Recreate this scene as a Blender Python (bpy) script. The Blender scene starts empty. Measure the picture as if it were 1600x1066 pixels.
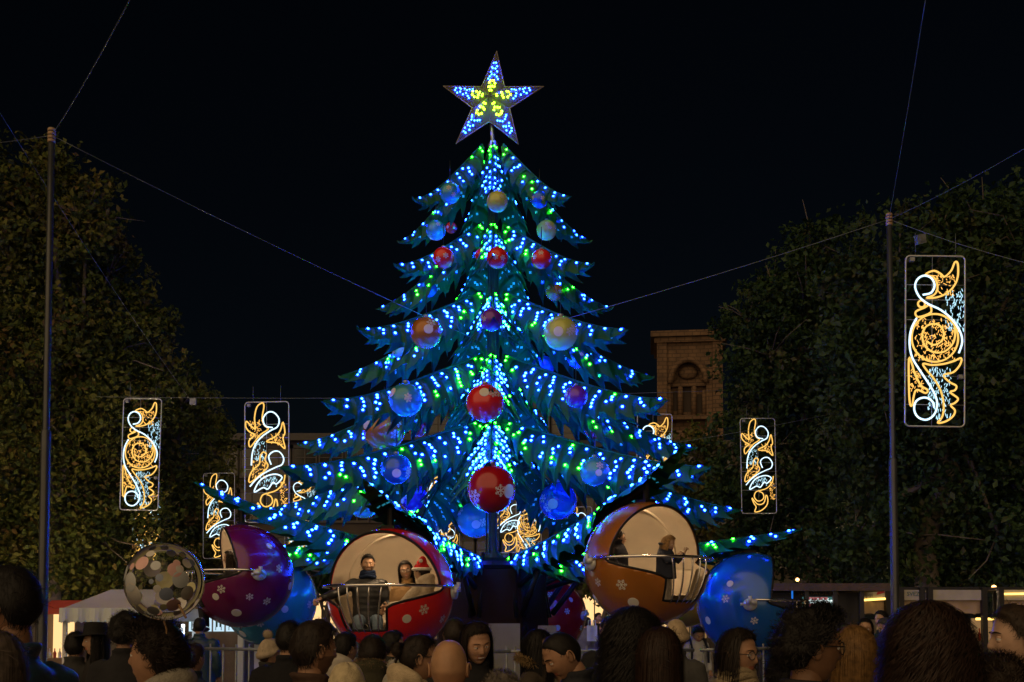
import bpy, math, random
import numpy as np
from mathutils import Vector, Matrix

random.seed(7)
rng = np.random.default_rng(7)
scene = bpy.context.scene
COL = scene.collection
R_ = math.radians
PI = math.pi

# ------------------------------------------------------------------ camera
F = 1750.0                     # focal length in pixels of a 1600 px wide frame
HORIZON = 965.0
PITCH = R_(2.6)
CAM_Z = 1.70
PY0 = HORIZON - F * math.tan(PITCH)
cam_data = bpy.data.cameras.new("camera")
cam_data.sensor_width = 36.0
cam_data.lens = F / 1600.0 * 36.0
cam_data.shift_y = (PY0 - 533.0) / 1600.0
cam_data.clip_end = 2000.0
cam_data.clip_start = 0.05
cam = bpy.data.objects.new("camera", cam_data)
cam.location = (0, 0, CAM_Z)
cam.rotation_euler = (PI / 2 + PITCH, 0, 0)
COL.objects.link(cam)
scene.camera = cam

# ------------------------------------------------------------------ night sky and one weak warm sun
SUN_EL, SUN_AZ = R_(24), R_(205)      # azimuth measured from +Y towards +X: behind the camera, to the left
world = bpy.data.worlds.new("World")
scene.world = world
world.use_nodes = True
wn = world.node_tree.nodes
wl = world.node_tree.links
bg = wn["Background"]
sky = wn.new("ShaderNodeTexSky")
sky.sky_type = 'NISHITA'
sky.sun_disc = False
sky.sun_elevation = SUN_EL
sky.sun_rotation = SUN_AZ
sky.air_density = 1.0
sky.dust_density = 0.3
sky.ozone_density = 3.0
wl.new(sky.outputs[0], bg.inputs[0])
bg.inputs[1].default_value = 0.0006

sun_data = bpy.data.lights.new("sun", 'SUN')
sun_data.energy = 1.75
sun_data.color = (1.0, 0.68, 0.36)
sun_data.angle = R_(100)
sun = bpy.data.objects.new("sun", sun_data)
sd = Vector((math.sin(SUN_AZ) * math.cos(SUN_EL), math.cos(SUN_AZ) * math.cos(SUN_EL), math.sin(SUN_EL)))
sun.rotation_euler = sd.to_track_quat('Z', 'Y').to_euler()
sun.location = sd * 30
COL.objects.link(sun)

scene.view_settings.view_transform = 'Standard'
scene.view_settings.look = 'None'
scene.view_settings.exposure = 0.0
scene.view_settings.gamma = 1.0
scene.view_settings.use_curve_mapping = False
scene.render.engine = 'CYCLES'
scene.cycles.use_denoising = True
scene.cycles.sample_clamp_indirect = 4.0
scene.cycles.max_bounces = 6
scene.cycles.diffuse_bounces = 2
scene.cycles.glossy_bounces = 3
scene.cycles.transparent_max_bounces = 8
scene.cycles.use_light_tree = True
scene.cycles.caustics_reflective = False
scene.cycles.caustics_refractive = False

# ------------------------------------------------------------------ helpers
def P(px, py, Y):
    """world point seen at photograph pixel (px, py) at distance Y along +Y"""
    dx, dy, dz = (px - 800.0) / F, (PY0 - py) / F, 1.0
    y = dz * math.cos(PITCH) - dy * math.sin(PITCH)
    z = dz * math.sin(PITCH) + dy * math.cos(PITCH)
    k = Y / y
    return Vector((dx * k, Y, CAM_Z + z * k))

def new_mat(name, col=(.5, .5, .5), rough=.5, metal=0.0, spec=.5, emit=None, es=0.0, var=0.0, vscale=6.0,
            bump=0.0, bscale=30.0, col2=None, coat=0.0, trans=0.0, alpha=1.0):
    m = bpy.data.materials.new(name)
    m.use_nodes = True
    nt = m.node_tree
    b = nt.nodes["Principled BSDF"]
    b.inputs["Base Color"].default_value = (*col, 1)
    b.inputs["Roughness"].default_value = rough
    b.inputs["Metallic"].default_value = metal
    b.inputs["Specular IOR Level"].default_value = spec
    b.inputs["Coat Weight"].default_value = coat
    b.inputs["Coat Roughness"].default_value = .06
    b.inputs["Transmission Weight"].default_value = trans
    b.inputs["Alpha"].default_value = alpha
    if emit:
        b.inputs["Emission Color"].default_value = (*emit, 1)
        b.inputs["Emission Strength"].default_value = es
    if var > 0 or col2 is not None or bump > 0:
        tc = nt.nodes.new("ShaderNodeTexCoord")
    if var > 0 or col2 is not None:
        n = nt.nodes.new("ShaderNodeTexNoise")
        n.inputs["Scale"].default_value = vscale
        n.inputs["Detail"].default_value = 5
        nt.links.new(tc.outputs["Object"], n.inputs["Vector"])
        r = nt.nodes.new("ShaderNodeValToRGB")
        a = col if col2 is not None else tuple(c * (1 - var) for c in col)
        c2 = col2 if col2 is not None else tuple(min(1, c * (1 + var)) for c in col)
        r.color_ramp.elements[0].position = .32
        r.color_ramp.elements[1].position = .68
        r.color_ramp.elements[0].color = (*a, 1)
        r.color_ramp.elements[1].color = (*c2, 1)
        nt.links.new(n.outputs[0], r.inputs[0])
        nt.links.new(r.outputs[0], b.inputs["Base Color"])
    if bump > 0:
        n2 = nt.nodes.new("ShaderNodeTexNoise")
        n2.inputs["Scale"].default_value = bscale
        n2.inputs["Detail"].default_value = 4
        nt.links.new(tc.outputs["Object"], n2.inputs["Vector"])
        bp = nt.nodes.new("ShaderNodeBump")
        bp.inputs["Strength"].default_value = bump
        bp.inputs["Distance"].default_value = .02
        nt.links.new(n2.outputs[0], bp.inputs["Height"])
        nt.links.new(bp.outputs[0], b.inputs["Normal"])
    return m

def emit_mat(name, col, strength):
    m = bpy.data.materials.new(name)
    m.use_nodes = True
    nt = m.node_tree
    nt.nodes.clear()
    e = nt.nodes.new("ShaderNodeEmission")
    e.inputs[0].default_value = (*col, 1)
    e.inputs[1].default_value = strength
    o = nt.nodes.new("ShaderNodeOutputMaterial")
    nt.links.new(e.outputs[0], o.inputs[0])
    return m

class MB:
    """collects shapes into one mesh"""
    def __init__(s):
        s.v, s.f, s.m = [], [], []
    def add(s, verts, faces, mat=0):
        o = len(s.v)
        s.v.extend([tuple(map(float, p)) for p in verts])
        s.f.extend([tuple(int(i) + o for i in f) for f in faces])
        if isinstance(mat, int):
            s.m.extend([mat] * len(faces))
        else:
            s.m.extend(mat)
        return s
    def box(s, x0, x1, y0, y1, z0, z1, mat=0):
        v = [(x, y, z) for z in (z0, z1) for y in (y0, y1) for x in (x0, x1)]
        f = [(0, 2, 3, 1), (4, 5, 7, 6), (0, 1, 5, 4), (2, 6, 7, 3), (0, 4, 6, 2), (1, 3, 7, 5)]
        return s.add(v, f, mat)
    def bar(s, a, b, w, h, mat=0, up=(0, 0, 1)):
        a, b, up = Vector(a), Vector(b), Vector(up)
        d = (b - a).normalized()
        sd_ = d.cross(up)
        if sd_.length < 1e-4:
            sd_ = d.cross(Vector((1, 0, 0)))
        sd_.normalize()
        u = sd_.cross(d)
        v = [p + sd_ * (sx * w / 2) + u * (sz * h / 2) for p in (a, b) for sx, sz in ((-1, -1), (1, -1), (1, 1), (-1, 1))]
        f = [(3, 2, 1, 0), (4, 5, 6, 7)] + [(i, (i + 1) % 4, 4 + (i + 1) % 4, 4 + i) for i in range(4)]
        return s.add(v, f, mat)
    def tube(s, path, rad, n=8, mat=0, closed=False, cap=True, sq=None):
        path = [Vector(p) for p in path]
        k = len(path)
        if not hasattr(rad, '__len__'):
            rad = [rad] * k
        vs = []
        ref = None
        for i in range(k):
            if closed:
                d = path[(i + 1) % k] - path[i - 1]
            else:
                d = path[min(i + 1, k - 1)] - path[max(i - 1, 0)]
            if d.length < 1e-9:
                d = Vector((0, 0, 1))
            d.normalize()
            if ref is None:
                ref = Vector((0, 0, 1)) if abs(d.z) < .9 else Vector((0, 1, 0))
            a = (ref - d * ref.dot(d))
            if a.length < 1e-6:
                a = Vector((1, 0, 0)) - d * d.x
            a.normalize()
            ref = a
            b = d.cross(a)
            ra = rad[i]
            rb = ra
            if hasattr(ra, '__len__'):
                ra, rb = ra
            for j in range(n):
                t = 2 * PI * j / n
                vs.append(path[i] + a * (ra * math.cos(t)) + b * (rb * math.sin(t)))
        fs = []
        for i in range(k if closed else k - 1):
            i2 = (i + 1) % k
            for j in range(n):
                j2 = (j + 1) % n
                fs.append((i * n + j, i * n + j2, i2 * n + j2, i2 * n + j))
        if cap and not closed:
            fs.append(tuple(range(n - 1, -1, -1)))
            fs.append(tuple((k - 1) * n + j for j in range(n)))
        return s.add(vs, fs, mat)
    def ball(s, c, r, nu=16, nv=10, mat=0, rot=None):
        if not hasattr(r, '__len__'):
            r = (r, r, r)
        c = Vector(c)
        vs = [Vector((0, 0, r[2]))]
        for i in range(1, nv):
            th = PI * i / nv
            for j in range(nu):
                ph = 2 * PI * j / nu
                vs.append(Vector((r[0] * math.sin(th) * math.cos(ph), r[1] * math.sin(th) * math.sin(ph), r[2] * math.cos(th))))
        vs.append(Vector((0, 0, -r[2])))
        if rot is not None:
            vs = [rot @ q for q in vs]
        vs = [q + c for q in vs]
        fs = [(0, 1 + j, 1 + (j + 1) % nu) for j in range(nu)]
        for i in range(nv - 2):
            for j in range(nu):
                a = 1 + i * nu
                fs.append((a + j, a + nu + j, a + nu + (j + 1) % nu, a + (j + 1) % nu))
        last = 1 + (nv - 1) * nu
        a = 1 + (nv - 2) * nu
        fs += [(a + j, last, a + (j + 1) % nu) for j in range(nu)]
        return s.add(vs, fs, mat)
    def lathe(s, prof, n=24, c=(0, 0, 0), mat=0, a0=0.0, a1=2 * PI):
        full = abs(a1 - a0 - 2 * PI) < 1e-6
        m = n if full else n + 1
        vs = [(c[0] + r * math.cos(a0 + (a1 - a0) * j / n), c[1] + r * math.sin(a0 + (a1 - a0) * j / n), c[2] + z) for r, z in prof for j in range(m)]
        fs = []
        for i in range(len(prof) - 1):
            for j in range(n):
                j2 = (j + 1) % m
                fs.append((i * m + j, i * m + j2, (i + 1) * m + j2, (i + 1) * m + j))
        return s.add(vs, fs, mat)
    def grid(s, pts, mat=0, skip=None):
        """pts[i][j] -> quads"""
        n, m = len(pts), len(pts[0])
        vs = [p for row in pts for p in row]
        fs = []
        for i in range(n - 1):
            for j in range(m - 1):
                if skip and skip(i, j):
                    continue
                fs.append((i * m + j, i * m + j + 1, (i + 1) * m + j + 1, (i + 1) * m + j))
        return s.add(vs, fs, mat)
    def xf(s, M):
        s.v = [tuple(M @ Vector(p)) for p in s.v]
        return s
    def mesh(s, name, mats, smooth=True):
        me = bpy.data.meshes.new(name)
        me.from_pydata(s.v, [], s.f)
        for m in (mats if isinstance(mats, (list, tuple)) else [mats]):
            me.materials.append(m)
        if len(me.materials) > 1:
            me.polygons.foreach_set("material_index", s.m)
        if smooth:
            me.polygons.foreach_set("use_smooth", [True] * len(me.polygons))
        me.validate(verbose=False)
        me.update()
        return me
    def obj(s, name, mats, parent=None, smooth=True):
        return link(name, s.mesh(name, mats, smooth), parent)

def link(name, me, parent=None):
    o = bpy.data.objects.new(name, me)
    COL.objects.link(o)
    if parent is not None:
        o.parent = parent
    return o

def tag(o, label=None, cat=None, group=None, kind=None):
    if label: o["label"] = label
    if cat: o["category"] = cat
    if group: o["group"] = group
    if kind: o["kind"] = kind
    return o

def thing(name, loc, label, cat, rz=0.0, group=None):
    o = bpy.data.objects.new(name, None)
    o.empty_display_size = .2
    o.location = loc
    o.rotation_euler = (0, 0, rz)
    COL.objects.link(o)
    return tag(o, label, cat, group)

def flat_shade(o, ang=None):
    o.data.polygons.foreach_set("use_smooth", [False] * len(o.data.polygons))
    return o

def spline(pts, n=6, closed=False):
    pts = [np.array(p, float) for p in pts]
    k = len(pts)
    out = []
    segs = k if closed else k - 1
    for i in range(segs):
        if closed:
            p0, p1, p2, p3 = pts[i - 1], pts[i], pts[(i + 1) % k], pts[(i + 2) % k]
        else:
            p0, p1, p2, p3 = pts[max(i - 1, 0)], pts[i], pts[i + 1], pts[min(i + 2, k - 1)]
        for j in range(n):
            t = j / n
            out.append(.5 * ((2 * p1) + (-p0 + p2) * t + (2 * p0 - 5 * p1 + 4 * p2 - p3) * t * t + (-p0 + 3 * p1 - 3 * p2 + p3) * t ** 3))
    if not closed:
        out.append(pts[-1])
    return out

def copy_tree(o, parent=None):
    c = o.copy()
    COL.objects.link(c)
    c.parent = parent
    for ch in list(o.children):
        copy_tree(ch, c)
    return c

def text_mesh(txt, size, font_scale=1.0, extrude=.004, bold=0.0):
    cu = bpy.data.curves.new("lettering", 'FONT')
    cu.body = txt
    cu.size = size
    cu.extrude = extrude
    cu.offset = bold
    cu.align_x = 'CENTER'
    cu.align_y = 'CENTER'
    cu.resolution_u = 3
    to = bpy.data.objects.new("lettering", cu)
    COL.objects.link(to)
    dg = bpy.context.evaluated_depsgraph_get()
    me = bpy.data.meshes.new_from_object(to.evaluated_get(dg))
    bpy.data.objects.remove(to)
    bpy.data.curves.remove(cu)
    # text lies in XY facing +Z -> stand it up facing -Y
    me.transform(Matrix.Rotation(PI / 2, 4, 'X') @ Matrix.Diagonal((font_scale, 1, 1, 1)))
    me.materials.clear()
    return me
# ------------------------------------------------------------------ the ground
M = {}
def pave_mat():
    m = new_mat("paving", (.16, .14, .12), .6, col2=(.23, .2, .17), vscale=1.5, bump=.3, bscale=40)
    nt = m.node_tree
    br = nt.nodes.new("ShaderNodeTexBrick")
    br.inputs["Scale"].default_value = 1.6
    br.inputs["Mortar Size"].default_value = .012
    br.inputs["Color1"].default_value = (.17, .15, .13, 1)
    br.inputs["Color2"].default_value = (.23, .2, .17, 1)
    br.inputs["Mortar"].default_value = (.05, .045, .04, 1)
    tc = nt.nodes.new("ShaderNodeTexCoord")
    nt.links.new(tc.outputs["Object"], br.inputs["Vector"])
    nt.links.new(br.outputs[0], nt.nodes["Principled BSDF"].inputs["Base Color"])
    return m
g = MB().add([(-500, -200, 0), (500, -200, 0), (500, 900, 0), (-500, 900, 0)], [(0, 1, 2, 3)]).obj("ground", pave_mat(), smooth=False)
tag(g, kind="structure")

# ------------------------------------------------------------------ christmas tree ride
TC = Vector(((770 - 800) / F * 18.3, 18.3, 0.0))     # axis of the tree

M['leaf'] = new_mat("leaf_plastic", (.0025, .062, .022), .45, spec=.22, col2=(.004, .095, .034), vscale=3.5, bump=.25, bscale=14)
M['led_blue'] = emit_mat("led_blue", (.0052, .036, 1.0), 150)
M['led_green'] = emit_mat("led_green", (.013, 1.0, .010), 80)
M['led_yellow'] = emit_mat("led_yellow", (.40, 1.0, .012), 34)
M['halo_blue'] = emit_mat("halo_blue", (.003, .028, 1.0), .75)  # glow around each lamp, put in as a dim emissive ring
M['halo_green'] = emit_mat("halo_green", (.004, .75, .03), .34)
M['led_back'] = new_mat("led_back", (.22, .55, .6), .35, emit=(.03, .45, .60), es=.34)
M['dark_steel'] = new_mat("dark_steel", (.012, .012, .013), .55, metal=.6, var=.3, bump=.1)
M['bark_green'] = new_mat("dark_green_wrap", (.01, .03, .028), .6, col2=(.015, .05, .045), vscale=9, bump=.5, bscale=25)
M['chrome'] = new_mat("chrome", (.75, .75, .76), .14, metal=1.0, var=.08, vscale=20)
M['steel'] = new_mat("brushed_steel", (.42, .42, .43), .38, metal=.9, var=.2, vscale=12)

def led_dome(mb, c, nrm, r, mat, ring=None, rw=2.2):
    nrm = Vector(nrm).normalized()
    a = nrm.orthogonal().normalized()
    b = nrm.cross(a)
    vs = []
    for rr, hh in ((1.0, 0.0), (.8, .62)):
        for j in range(6):
            t = PI / 3 * j
            vs.append(c + (a * math.cos(t) + b * math.sin(t)) * (rr * r) + nrm * (hh * r))
    vs.append(c + nrm * (.95 * r))
    fs = [(j, (j + 1) % 6, 6 + (j + 1) % 6, 6 + j) for j in range(6)] + [(6 + j, 6 + (j + 1) % 6, 12) for j in range(6)]
    mb.add(vs, fs, mat)
    if ring is not None:  # emissive skirt imitating the lamp's halo, not a fitting
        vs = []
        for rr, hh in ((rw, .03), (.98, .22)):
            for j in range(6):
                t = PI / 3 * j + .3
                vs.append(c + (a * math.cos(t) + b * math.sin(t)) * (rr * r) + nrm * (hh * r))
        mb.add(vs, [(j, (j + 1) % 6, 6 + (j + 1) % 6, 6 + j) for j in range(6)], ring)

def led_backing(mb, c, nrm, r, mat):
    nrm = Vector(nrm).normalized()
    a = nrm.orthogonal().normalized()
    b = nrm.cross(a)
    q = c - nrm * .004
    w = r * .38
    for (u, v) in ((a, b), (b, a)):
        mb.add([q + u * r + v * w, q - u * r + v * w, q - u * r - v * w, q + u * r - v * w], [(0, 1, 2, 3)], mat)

def jagged_leaf(parent, rib, W, nl, droop, seed, led_r=.027, rib_r=.022, curl=.10, name="leaf", level=0.0):
    """rib(s)->local point; a gabled, saw-edged leaf of one thing with its lamps as a sub-part"""
    rd = random.Random(seed)
    blade, leds = MB(), MB()
    prof = lambda s: np.interp(s, [0, .06, .16, .38, .62, .84, .95, 1], [.16, .42, .82, 1, .9, .55, .26, .02])
    fr = (0.0, .35, .68, .9, .985)
    st = []
    for i in range(nl):
        amp = rd.uniform(.8, 1.18)
        for q, e in zip(fr, (.74, .80, .92, 1.04 * amp, 1.2 * amp)):
            st.append(((i + q) / nl, e, i))
    st.append((1.0, .4, nl))
    US = (0.0, .22, .45, .7, 1.0)
    def frame(s):
        p = rib(s)
        d = (rib(min(1, s + .01)) - rib(max(0, s - .01))).normalized()
        side = d.cross(Vector((0, 0, 1))).normalized()
        up = side.cross(d).normalized()
        return p, d, side, up
    edge_ph = rd.uniform(0, 6)
    def pt(s, e, u, sg):
        p, d, side, up = frame(s)
        w = W * prof(s) * e * u
        a = droop * (1 - level * min(1, max(0, (s - .45) / .25))) + .28 * u + .12 * math.sin(s * 21 + edge_ph + sg)
        rip = .022 * math.sin(2 * PI * (s * nl - .2)) * u * min(1, W)
        c = curl * max(0, u - .75) * 4 * (max(0, e - .95)) * 2
        return p + side * (sg * w * math.cos(a)) - up * (w * math.sin(a)) + d * (.34 * u * w + .06 * u * (e > 1)) + up * (rip + c)
    for sg in (-1, 1):
        rows = [[pt(s, e, u, sg) for u in US] for (s, e, i) in st]
        if sg > 0:
            rows = [r[::-1] for r in rows]
        blade.grid(rows)
        for i in range(nl):
            s = (i + .55) / nl
            wl_ = W * prof(s)
            k = max(2 if i < nl - 1 else 1, min(6, int(wl_ / .094)))
            if i % 2 == 1:
                k = max(1, k - rd.randint(0, 2))
            green = (rd.random() < .24 and i < nl - 3) or i == 0
            for q in range(k):
                u = .16 + (q + rd.uniform(-.12, .12)) * .66 / max(1, k - .4)
                if u > .86 or rd.random() < .10:
                    continue
                s2 = s + rd.uniform(-.022, .022) * (10 / nl)
                p0 = pt(s2, .85, u, sg)
                pa, pb = pt(s2 + .01, .85, u, sg), pt(s2, .85, u + .05, sg)
                n = (pa - p0).cross(pb - p0)
                if n.dot(frame(s2)[3]) < 0:
                    n = -n
                n.normalize()
                gm = 1 if (green and (i == 0 or q >= k - 2 or k <= 2)) or (rd.random() < .06 and i < nl - 3) else 0
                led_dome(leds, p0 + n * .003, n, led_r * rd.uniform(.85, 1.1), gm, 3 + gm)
                led_backing(leds, p0, n, led_r * 1.25, 2)
    o = blade.obj(name, M['leaf'], parent)
    MB().tube([rib(t / 14) + Vector((0, 0, .004)) for t in range(15)], [rib_r * (1 - .75 * t / 14) for t in range(15)], 6).obj("midrib", M['leaf'], o)
    l = leds.obj("led_lights", [M['led_blue'], M['led_green'], M['led_back'], M['halo_blue'], M['halo_green']], o, smooth=False)
    tag(l, "blue and green lamp dots along the leaf veins", kind="stuff")
    return o

tree = thing("christmas_tree", TC, "towering artificial Christmas tree of jagged teal leaves studded with blue and green lights", "christmas tree")

# trunk: a mast with collars at every tier
mb = MB()
mb.lathe([(.24, 2.3), (.20, 2.66), (.075, 2.8), (.07, 4.5), (.12, 4.75), (.08, 5.1), (.075, 5.6), (.12, 5.8), (.075, 6.2), (.07, 6.7), (.11, 6.9), (.07, 7.2), (.065, 7.85), (.1, 8.05), (.06, 8.3), (.055, 9.0), (.09, 9.2), (.05, 9.5)], 16)
for k in range(6):
    a = k * PI / 3
    mb.tube([(.11 * math.cos(a), .11 * math.sin(a), 2.5), (.09 * math.cos(a), .09 * math.sin(a), 6), (.06 * math.cos(a), .07 * math.sin(a), 9.2)], .014, 5)
mb.obj("trunk", M['bark_green'], tree)
for z in (4.7, 5.75, 6.85, 8.0, 9.15):
    c = MB()
    c.lathe([(.1, z - .08), (.17, z - .06), (.18, z + .03), (.14, z + .07), (.06, z + .12)], 18)
    for k in range(14):
        a = 2 * PI * k / 14
        c.bar((.14 * math.cos(a), .14 * math.sin(a), z + .05), (.26 * math.cos(a), .26 * math.sin(a), z - .05), .025, .02)
    c.obj("collar", M['bark_green'], tree)

# five tiers of leaves
TIERS = [  # attach height over the eye, reach, drop, half width, lobes
    (7.80, 1.52, 1.18, .40, 8),
    (6.48, 1.86, 0.98, .48, 9),
    (5.34, 2.50, 0.98, .60, 10),
    (4.30, 3.18, 1.10, .70, 12),
    (3.22, 3.86, 1.10, .80, 14)]
AZ = [0, 51.4, -51.4, 102.9, -102.9, 154.3, -154.3]
def adir(az):
    a = R_(az)
    return Vector((math.sin(a), -math.cos(a), 0))
seed = 11
for ti, (zA, rr, dd, W, nl) in enumerate(TIERS):
    for k, az in enumerate(AZ):
        seed += 1
        rd = random.Random(seed)
        a2 = az + rd.uniform(-2.5, 2.5)
        reach = rr * (1.07 if abs(az) > 90 else 1.0) * (1.03 if az > 0 else .99) * (.86 if az == 0 else 1.0)
        drop = dd + (.26 if abs(az) > 90 else 0) + (.12 if abs(az) > 150 else 0) + rd.uniform(-.03, .03)
        z0 = CAM_Z + zA
        D = adir(a2)
        def rib(s, D=D, reach=reach, drop=drop, z0=z0):
            r = .22 + (reach - .22) * s
            return D * r + Vector((0, 0, z0 - drop * (1.22 * s - .22 * s ** 4)))
        jagged_leaf(tree, rib, W, nl, R_(40 if abs(az) < 150 else 34), seed, led_r=.0185 + .0013 * ti)

# arms of the ride, each under a long leaf
CABINS = [  # az, cabin centre px, py, radius in px, arm tip px (x, y), name bits
    dict(az=-17, px=610, py=925, Y=14.2, yaw=-22, tip=(572, 752), colour="red"),
    dict(az=28, px=1010, py=882, Y=14.5, yaw=36, tip=(1062, 700), colour="gold"),
    dict(az=-72, px=377, py=900, Y=17.6, yaw=-68, tip=(300, 753), colour="purple"),
    dict(az=74, px=1172, py=945, Y=17.3, yaw=88, tip=(1218, 828), colour="blue"),
    dict(az=-112, px=422, py=938, Y=19.6, yaw=-118, tip=(392, 842), colour="light_blue"),
    dict(az=120, px=1064, py=912, Y=20.6, yaw=124, tip=(1125, 790), colour="yellow"),
    dict(az=163, px=852, py=962, Y=22.4, yaw=163, tip=(905, 858), colour="crimson"),
    dict(az=-152, px=612, py=925, Y=22.0, yaw=-152, tip=(560, 850), colour="green"),
]
for i, cb in enumerate(CABINS):
    c = P(cb['px'], cb['py'], cb['Y'])
    cb['c'] = c
    rel = c - TC
    rad = math.hypot(rel.x, rel.y)
    D = Vector((rel.x / rad, rel.y / rad, 0))
    zc = c.z + .80
    # tip height read at its own distance
    rt = rad * 1.18
    Yt = TC.y + D.y * rt
    zt = P(*cb['tip'], Yt).z
    z0 = CAM_Z + .92
    def rib(s, D=D, rt=rt, z0=z0, zt=zt):
        return D * (.35 + (rt - .35) * s) + Vector((0, 0, z0 + (zt - z0) * (.55 * s + .45 * s * s)))
    leaf = jagged_leaf(tree, rib, .56, 15, R_(52), 300 + i, led_r=.0245, name="arm_leaf", level=.6)
    s_c = (rad - .35) / (rt - .35)
    zb = rib(s_c).z - .10
    cb['hang'] = zb
    arm = MB()
    pts = [D * (.3 + (rad - .3) * t) + Vector((0, 0, (rib(max(0, (rad * t - .05)) / rt).z if t > 0 else z0) - .13)) for t in (0, .25, .5, .75, 1.0)]
    arm.tube(pts, [.09, .08, .075, .07, .06], 8)
    arm.bar(D * .6 + Vector((0, 0, z0 - .55)), D * (rad * .55) + Vector((0, 0, pts[2].z - .03)), .05, .07)
    arm.obj("arm", M['dark_steel'], tree)

# star
star_c = P(768, 160, 18.25) - TC
st = bpy.data.objects.new("star", None)
COL.objects.link(st)
st.parent = tree
st.location = star_c
st.rotation_euler = (R_(-4), R_(5), R_(-10))
M['star_panel'] = new_mat("star_panel", (.13, .115, .09), .35, var=.12, vscale=5)
M['star_edge'] = new_mat("star_edge", (.22, .2, .19), .2, metal=.3, var=.2)
RO, RI, TH = .88, .325, .19
ring = []
for k in range(10):
    a = PI / 2 + k * PI / 5
    r = RO if k % 2 == 0 else RI
    ring.append((r * math.cos(a), 0, r * math.sin(a)))
for k in range(10):
    p, q = ring[k], ring[(k + 1) % 10]
    f = MB()
    f.add([(0, -TH, 0), p, q, (0, TH, 0)], [(0, 1, 2), (3, 2, 1)])
    f.v = [tuple(Vector(v) * .985) for v in f.v]
    f.obj("facet", M['star_panel'], st, smooth=False)
mb = MB()
mb.tube([Vector(r) * 1.02 for r in ring], .016, 6, closed=True)
for k in range(0, 10, 2):
    mb.tube([Vector((0, -TH - .01, 0)), Vector(ring[k]) * 1.02], .008, 5)
mb.obj("frame", M['star_edge'], st)
mb = MB()
for k in range(5):
    a = PI / 2 + k * 2 * PI / 5
    for sg in (-1, 1):
        b = a + sg * PI / 5
        tipv, inn = Vector((RO * math.cos(a), 0, RO * math.sin(a))), Vector((RI * math.cos(b), 0, RI * math.sin(b)))
        cen = Vector((0, -TH, 0))
        n = (tipv - cen).cross(inn - cen)
        if n.y > 0:
            n = -n
        n.normalize()
        for (w1, w2) in ((.13, .05), (.21, .06), (.17, .23), (.25, .24), (.31, .40), (.34, .11), (.38, .28), (.47, .10), (.50, .24), (.60, .09), (.62, .20), (.73, .07)):
            w1 += random.uniform(-.012, .012)
            w2 += random.uniform(-.012, .012)
            p = cen + (tipv - cen) * w1 + (inn - cen) * w2
            if w1 + w2 > .97:
                continue
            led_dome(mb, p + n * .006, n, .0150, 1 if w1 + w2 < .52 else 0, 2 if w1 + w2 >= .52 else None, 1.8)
l = mb.obj("led_lights", [M['led_blue'], M['led_yellow'], M['halo_blue']], st, smooth=False)
tag(l, "yellow lamp dots at the star's heart, blue ones along its points", kind="stuff")
mb = MB()
mb.tube([(star_c.x, star_c.y + .04, star_c.z - .3), (0, 0, 9.45)], .035, 8)
mb.lathe([(.04, 9.42), (.085, 9.46), (.085, 9.56), (.05, 9.62)], 12)
mb.obj("star_stem", M['steel'], tree)

# ------------------------------------------------------------------ ride base
M['base_paint'] = new_mat("base_paint", (.014, .007, .004), .75, spec=.12, col2=(.020, .010, .006), vscale=3, bump=.12, bscale=8)
M['white_board'] = new_mat("white_board", (.19, .19, .17), .5, var=.06)
M['deck'] = new_mat("deck_plate", (.16, .16, .16), .45, metal=.5, var=.3, vscale=10, bump=.2)
base = thing("ride_base", TC, "dark brown faceted drum at the foot of the Christmas tree", "ride base")
mb = MB()
mb.lathe([(5.9, .0), (5.9, .33), (5.82, .36), (0.01, .36)], 64)
mb.obj("deck", M['deck'], base, smooth=False)
for k in range(8):
    a = R_(-90 + 22.5 + k * 45 + 5)
    b = R_(-90 - 22.5 + k * 45 + 5)
    r0, r1 = .98, .88
    f = MB()
    v = []
    for (r, z) in ((r0, .36), (r1, 2.46)):
        for q in (0, .06, .94, 1.0):
            x = r * (math.cos(b) * (1 - q) + math.cos(a) * q)
            y = r * (math.sin(b) * (1 - q) + math.sin(a) * q)
            v.append(Vector((x, y, z)))
    n = Vector((math.cos((a + b) / 2), math.sin((a + b) / 2), 0))
    front = [p + n * (.0 if i in (0, 3) else .025) for i, p in enumerate(v[:4])] + [p + n * (.0 if i in (0, 3) else .025) for i, p in enumerate(v[4:])]
    back = [p - n * .08 for p in v]
    f.add(front, [(0, 1, 5, 4), (1, 2, 6, 5), (2, 3, 7, 6)])
    f.add(front[4:] + back[4:], [(0, 1, 5, 4), (1, 2, 6, 5), (2, 3, 7, 6)])
    pnl = f.obj("side_panel", M['base_paint'], base, smooth=False)
    m2 = MB()
    mid = n * .90 + Vector((0, 0, 1.95))
    t = Vector((-n.y, n.x, 0))
    for sg in (-1, 1):
        m2.tube([n * .86 + t * (.22 * sg) + Vector((0, 0, 1.55)), n * .885 + t * (.22 * sg) + Vector((0, 0, 1.55))], .055, 12)
    m2.obj("vent", M['dark_steel'], pnl)
mb = MB()
mb.lathe([(.5, 2.44), (.9, 2.47), (.93, 2.52), (.9, 2.58), (.45, 2.66), (.01, 2.68)], 8)
mb.obj("cap", M['dark_steel'], base, smooth=False)
for cb in CABINS:
    rel = cb['c'] - TC
    D = Vector((rel.x, rel.y, 0)).normalized()
    t = Vector((-D.y, D.x, 0))
    mb = MB()
    for sg in (-1, 1):
        mb.bar(D * .95 + t * (.08 * sg) + Vector((0, 0, 1.7)), D * .75 + t * (.08 * sg) + Vector((0, 0, 2.72)), .05, .03)
    mb.tube([D * .99 + Vector((0, 0, 1.75)), D * 1.5 + Vector((0, 0, 2.4))], .045, 8)
    mb.obj("arm_hinge", M['dark_steel'], base)
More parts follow.
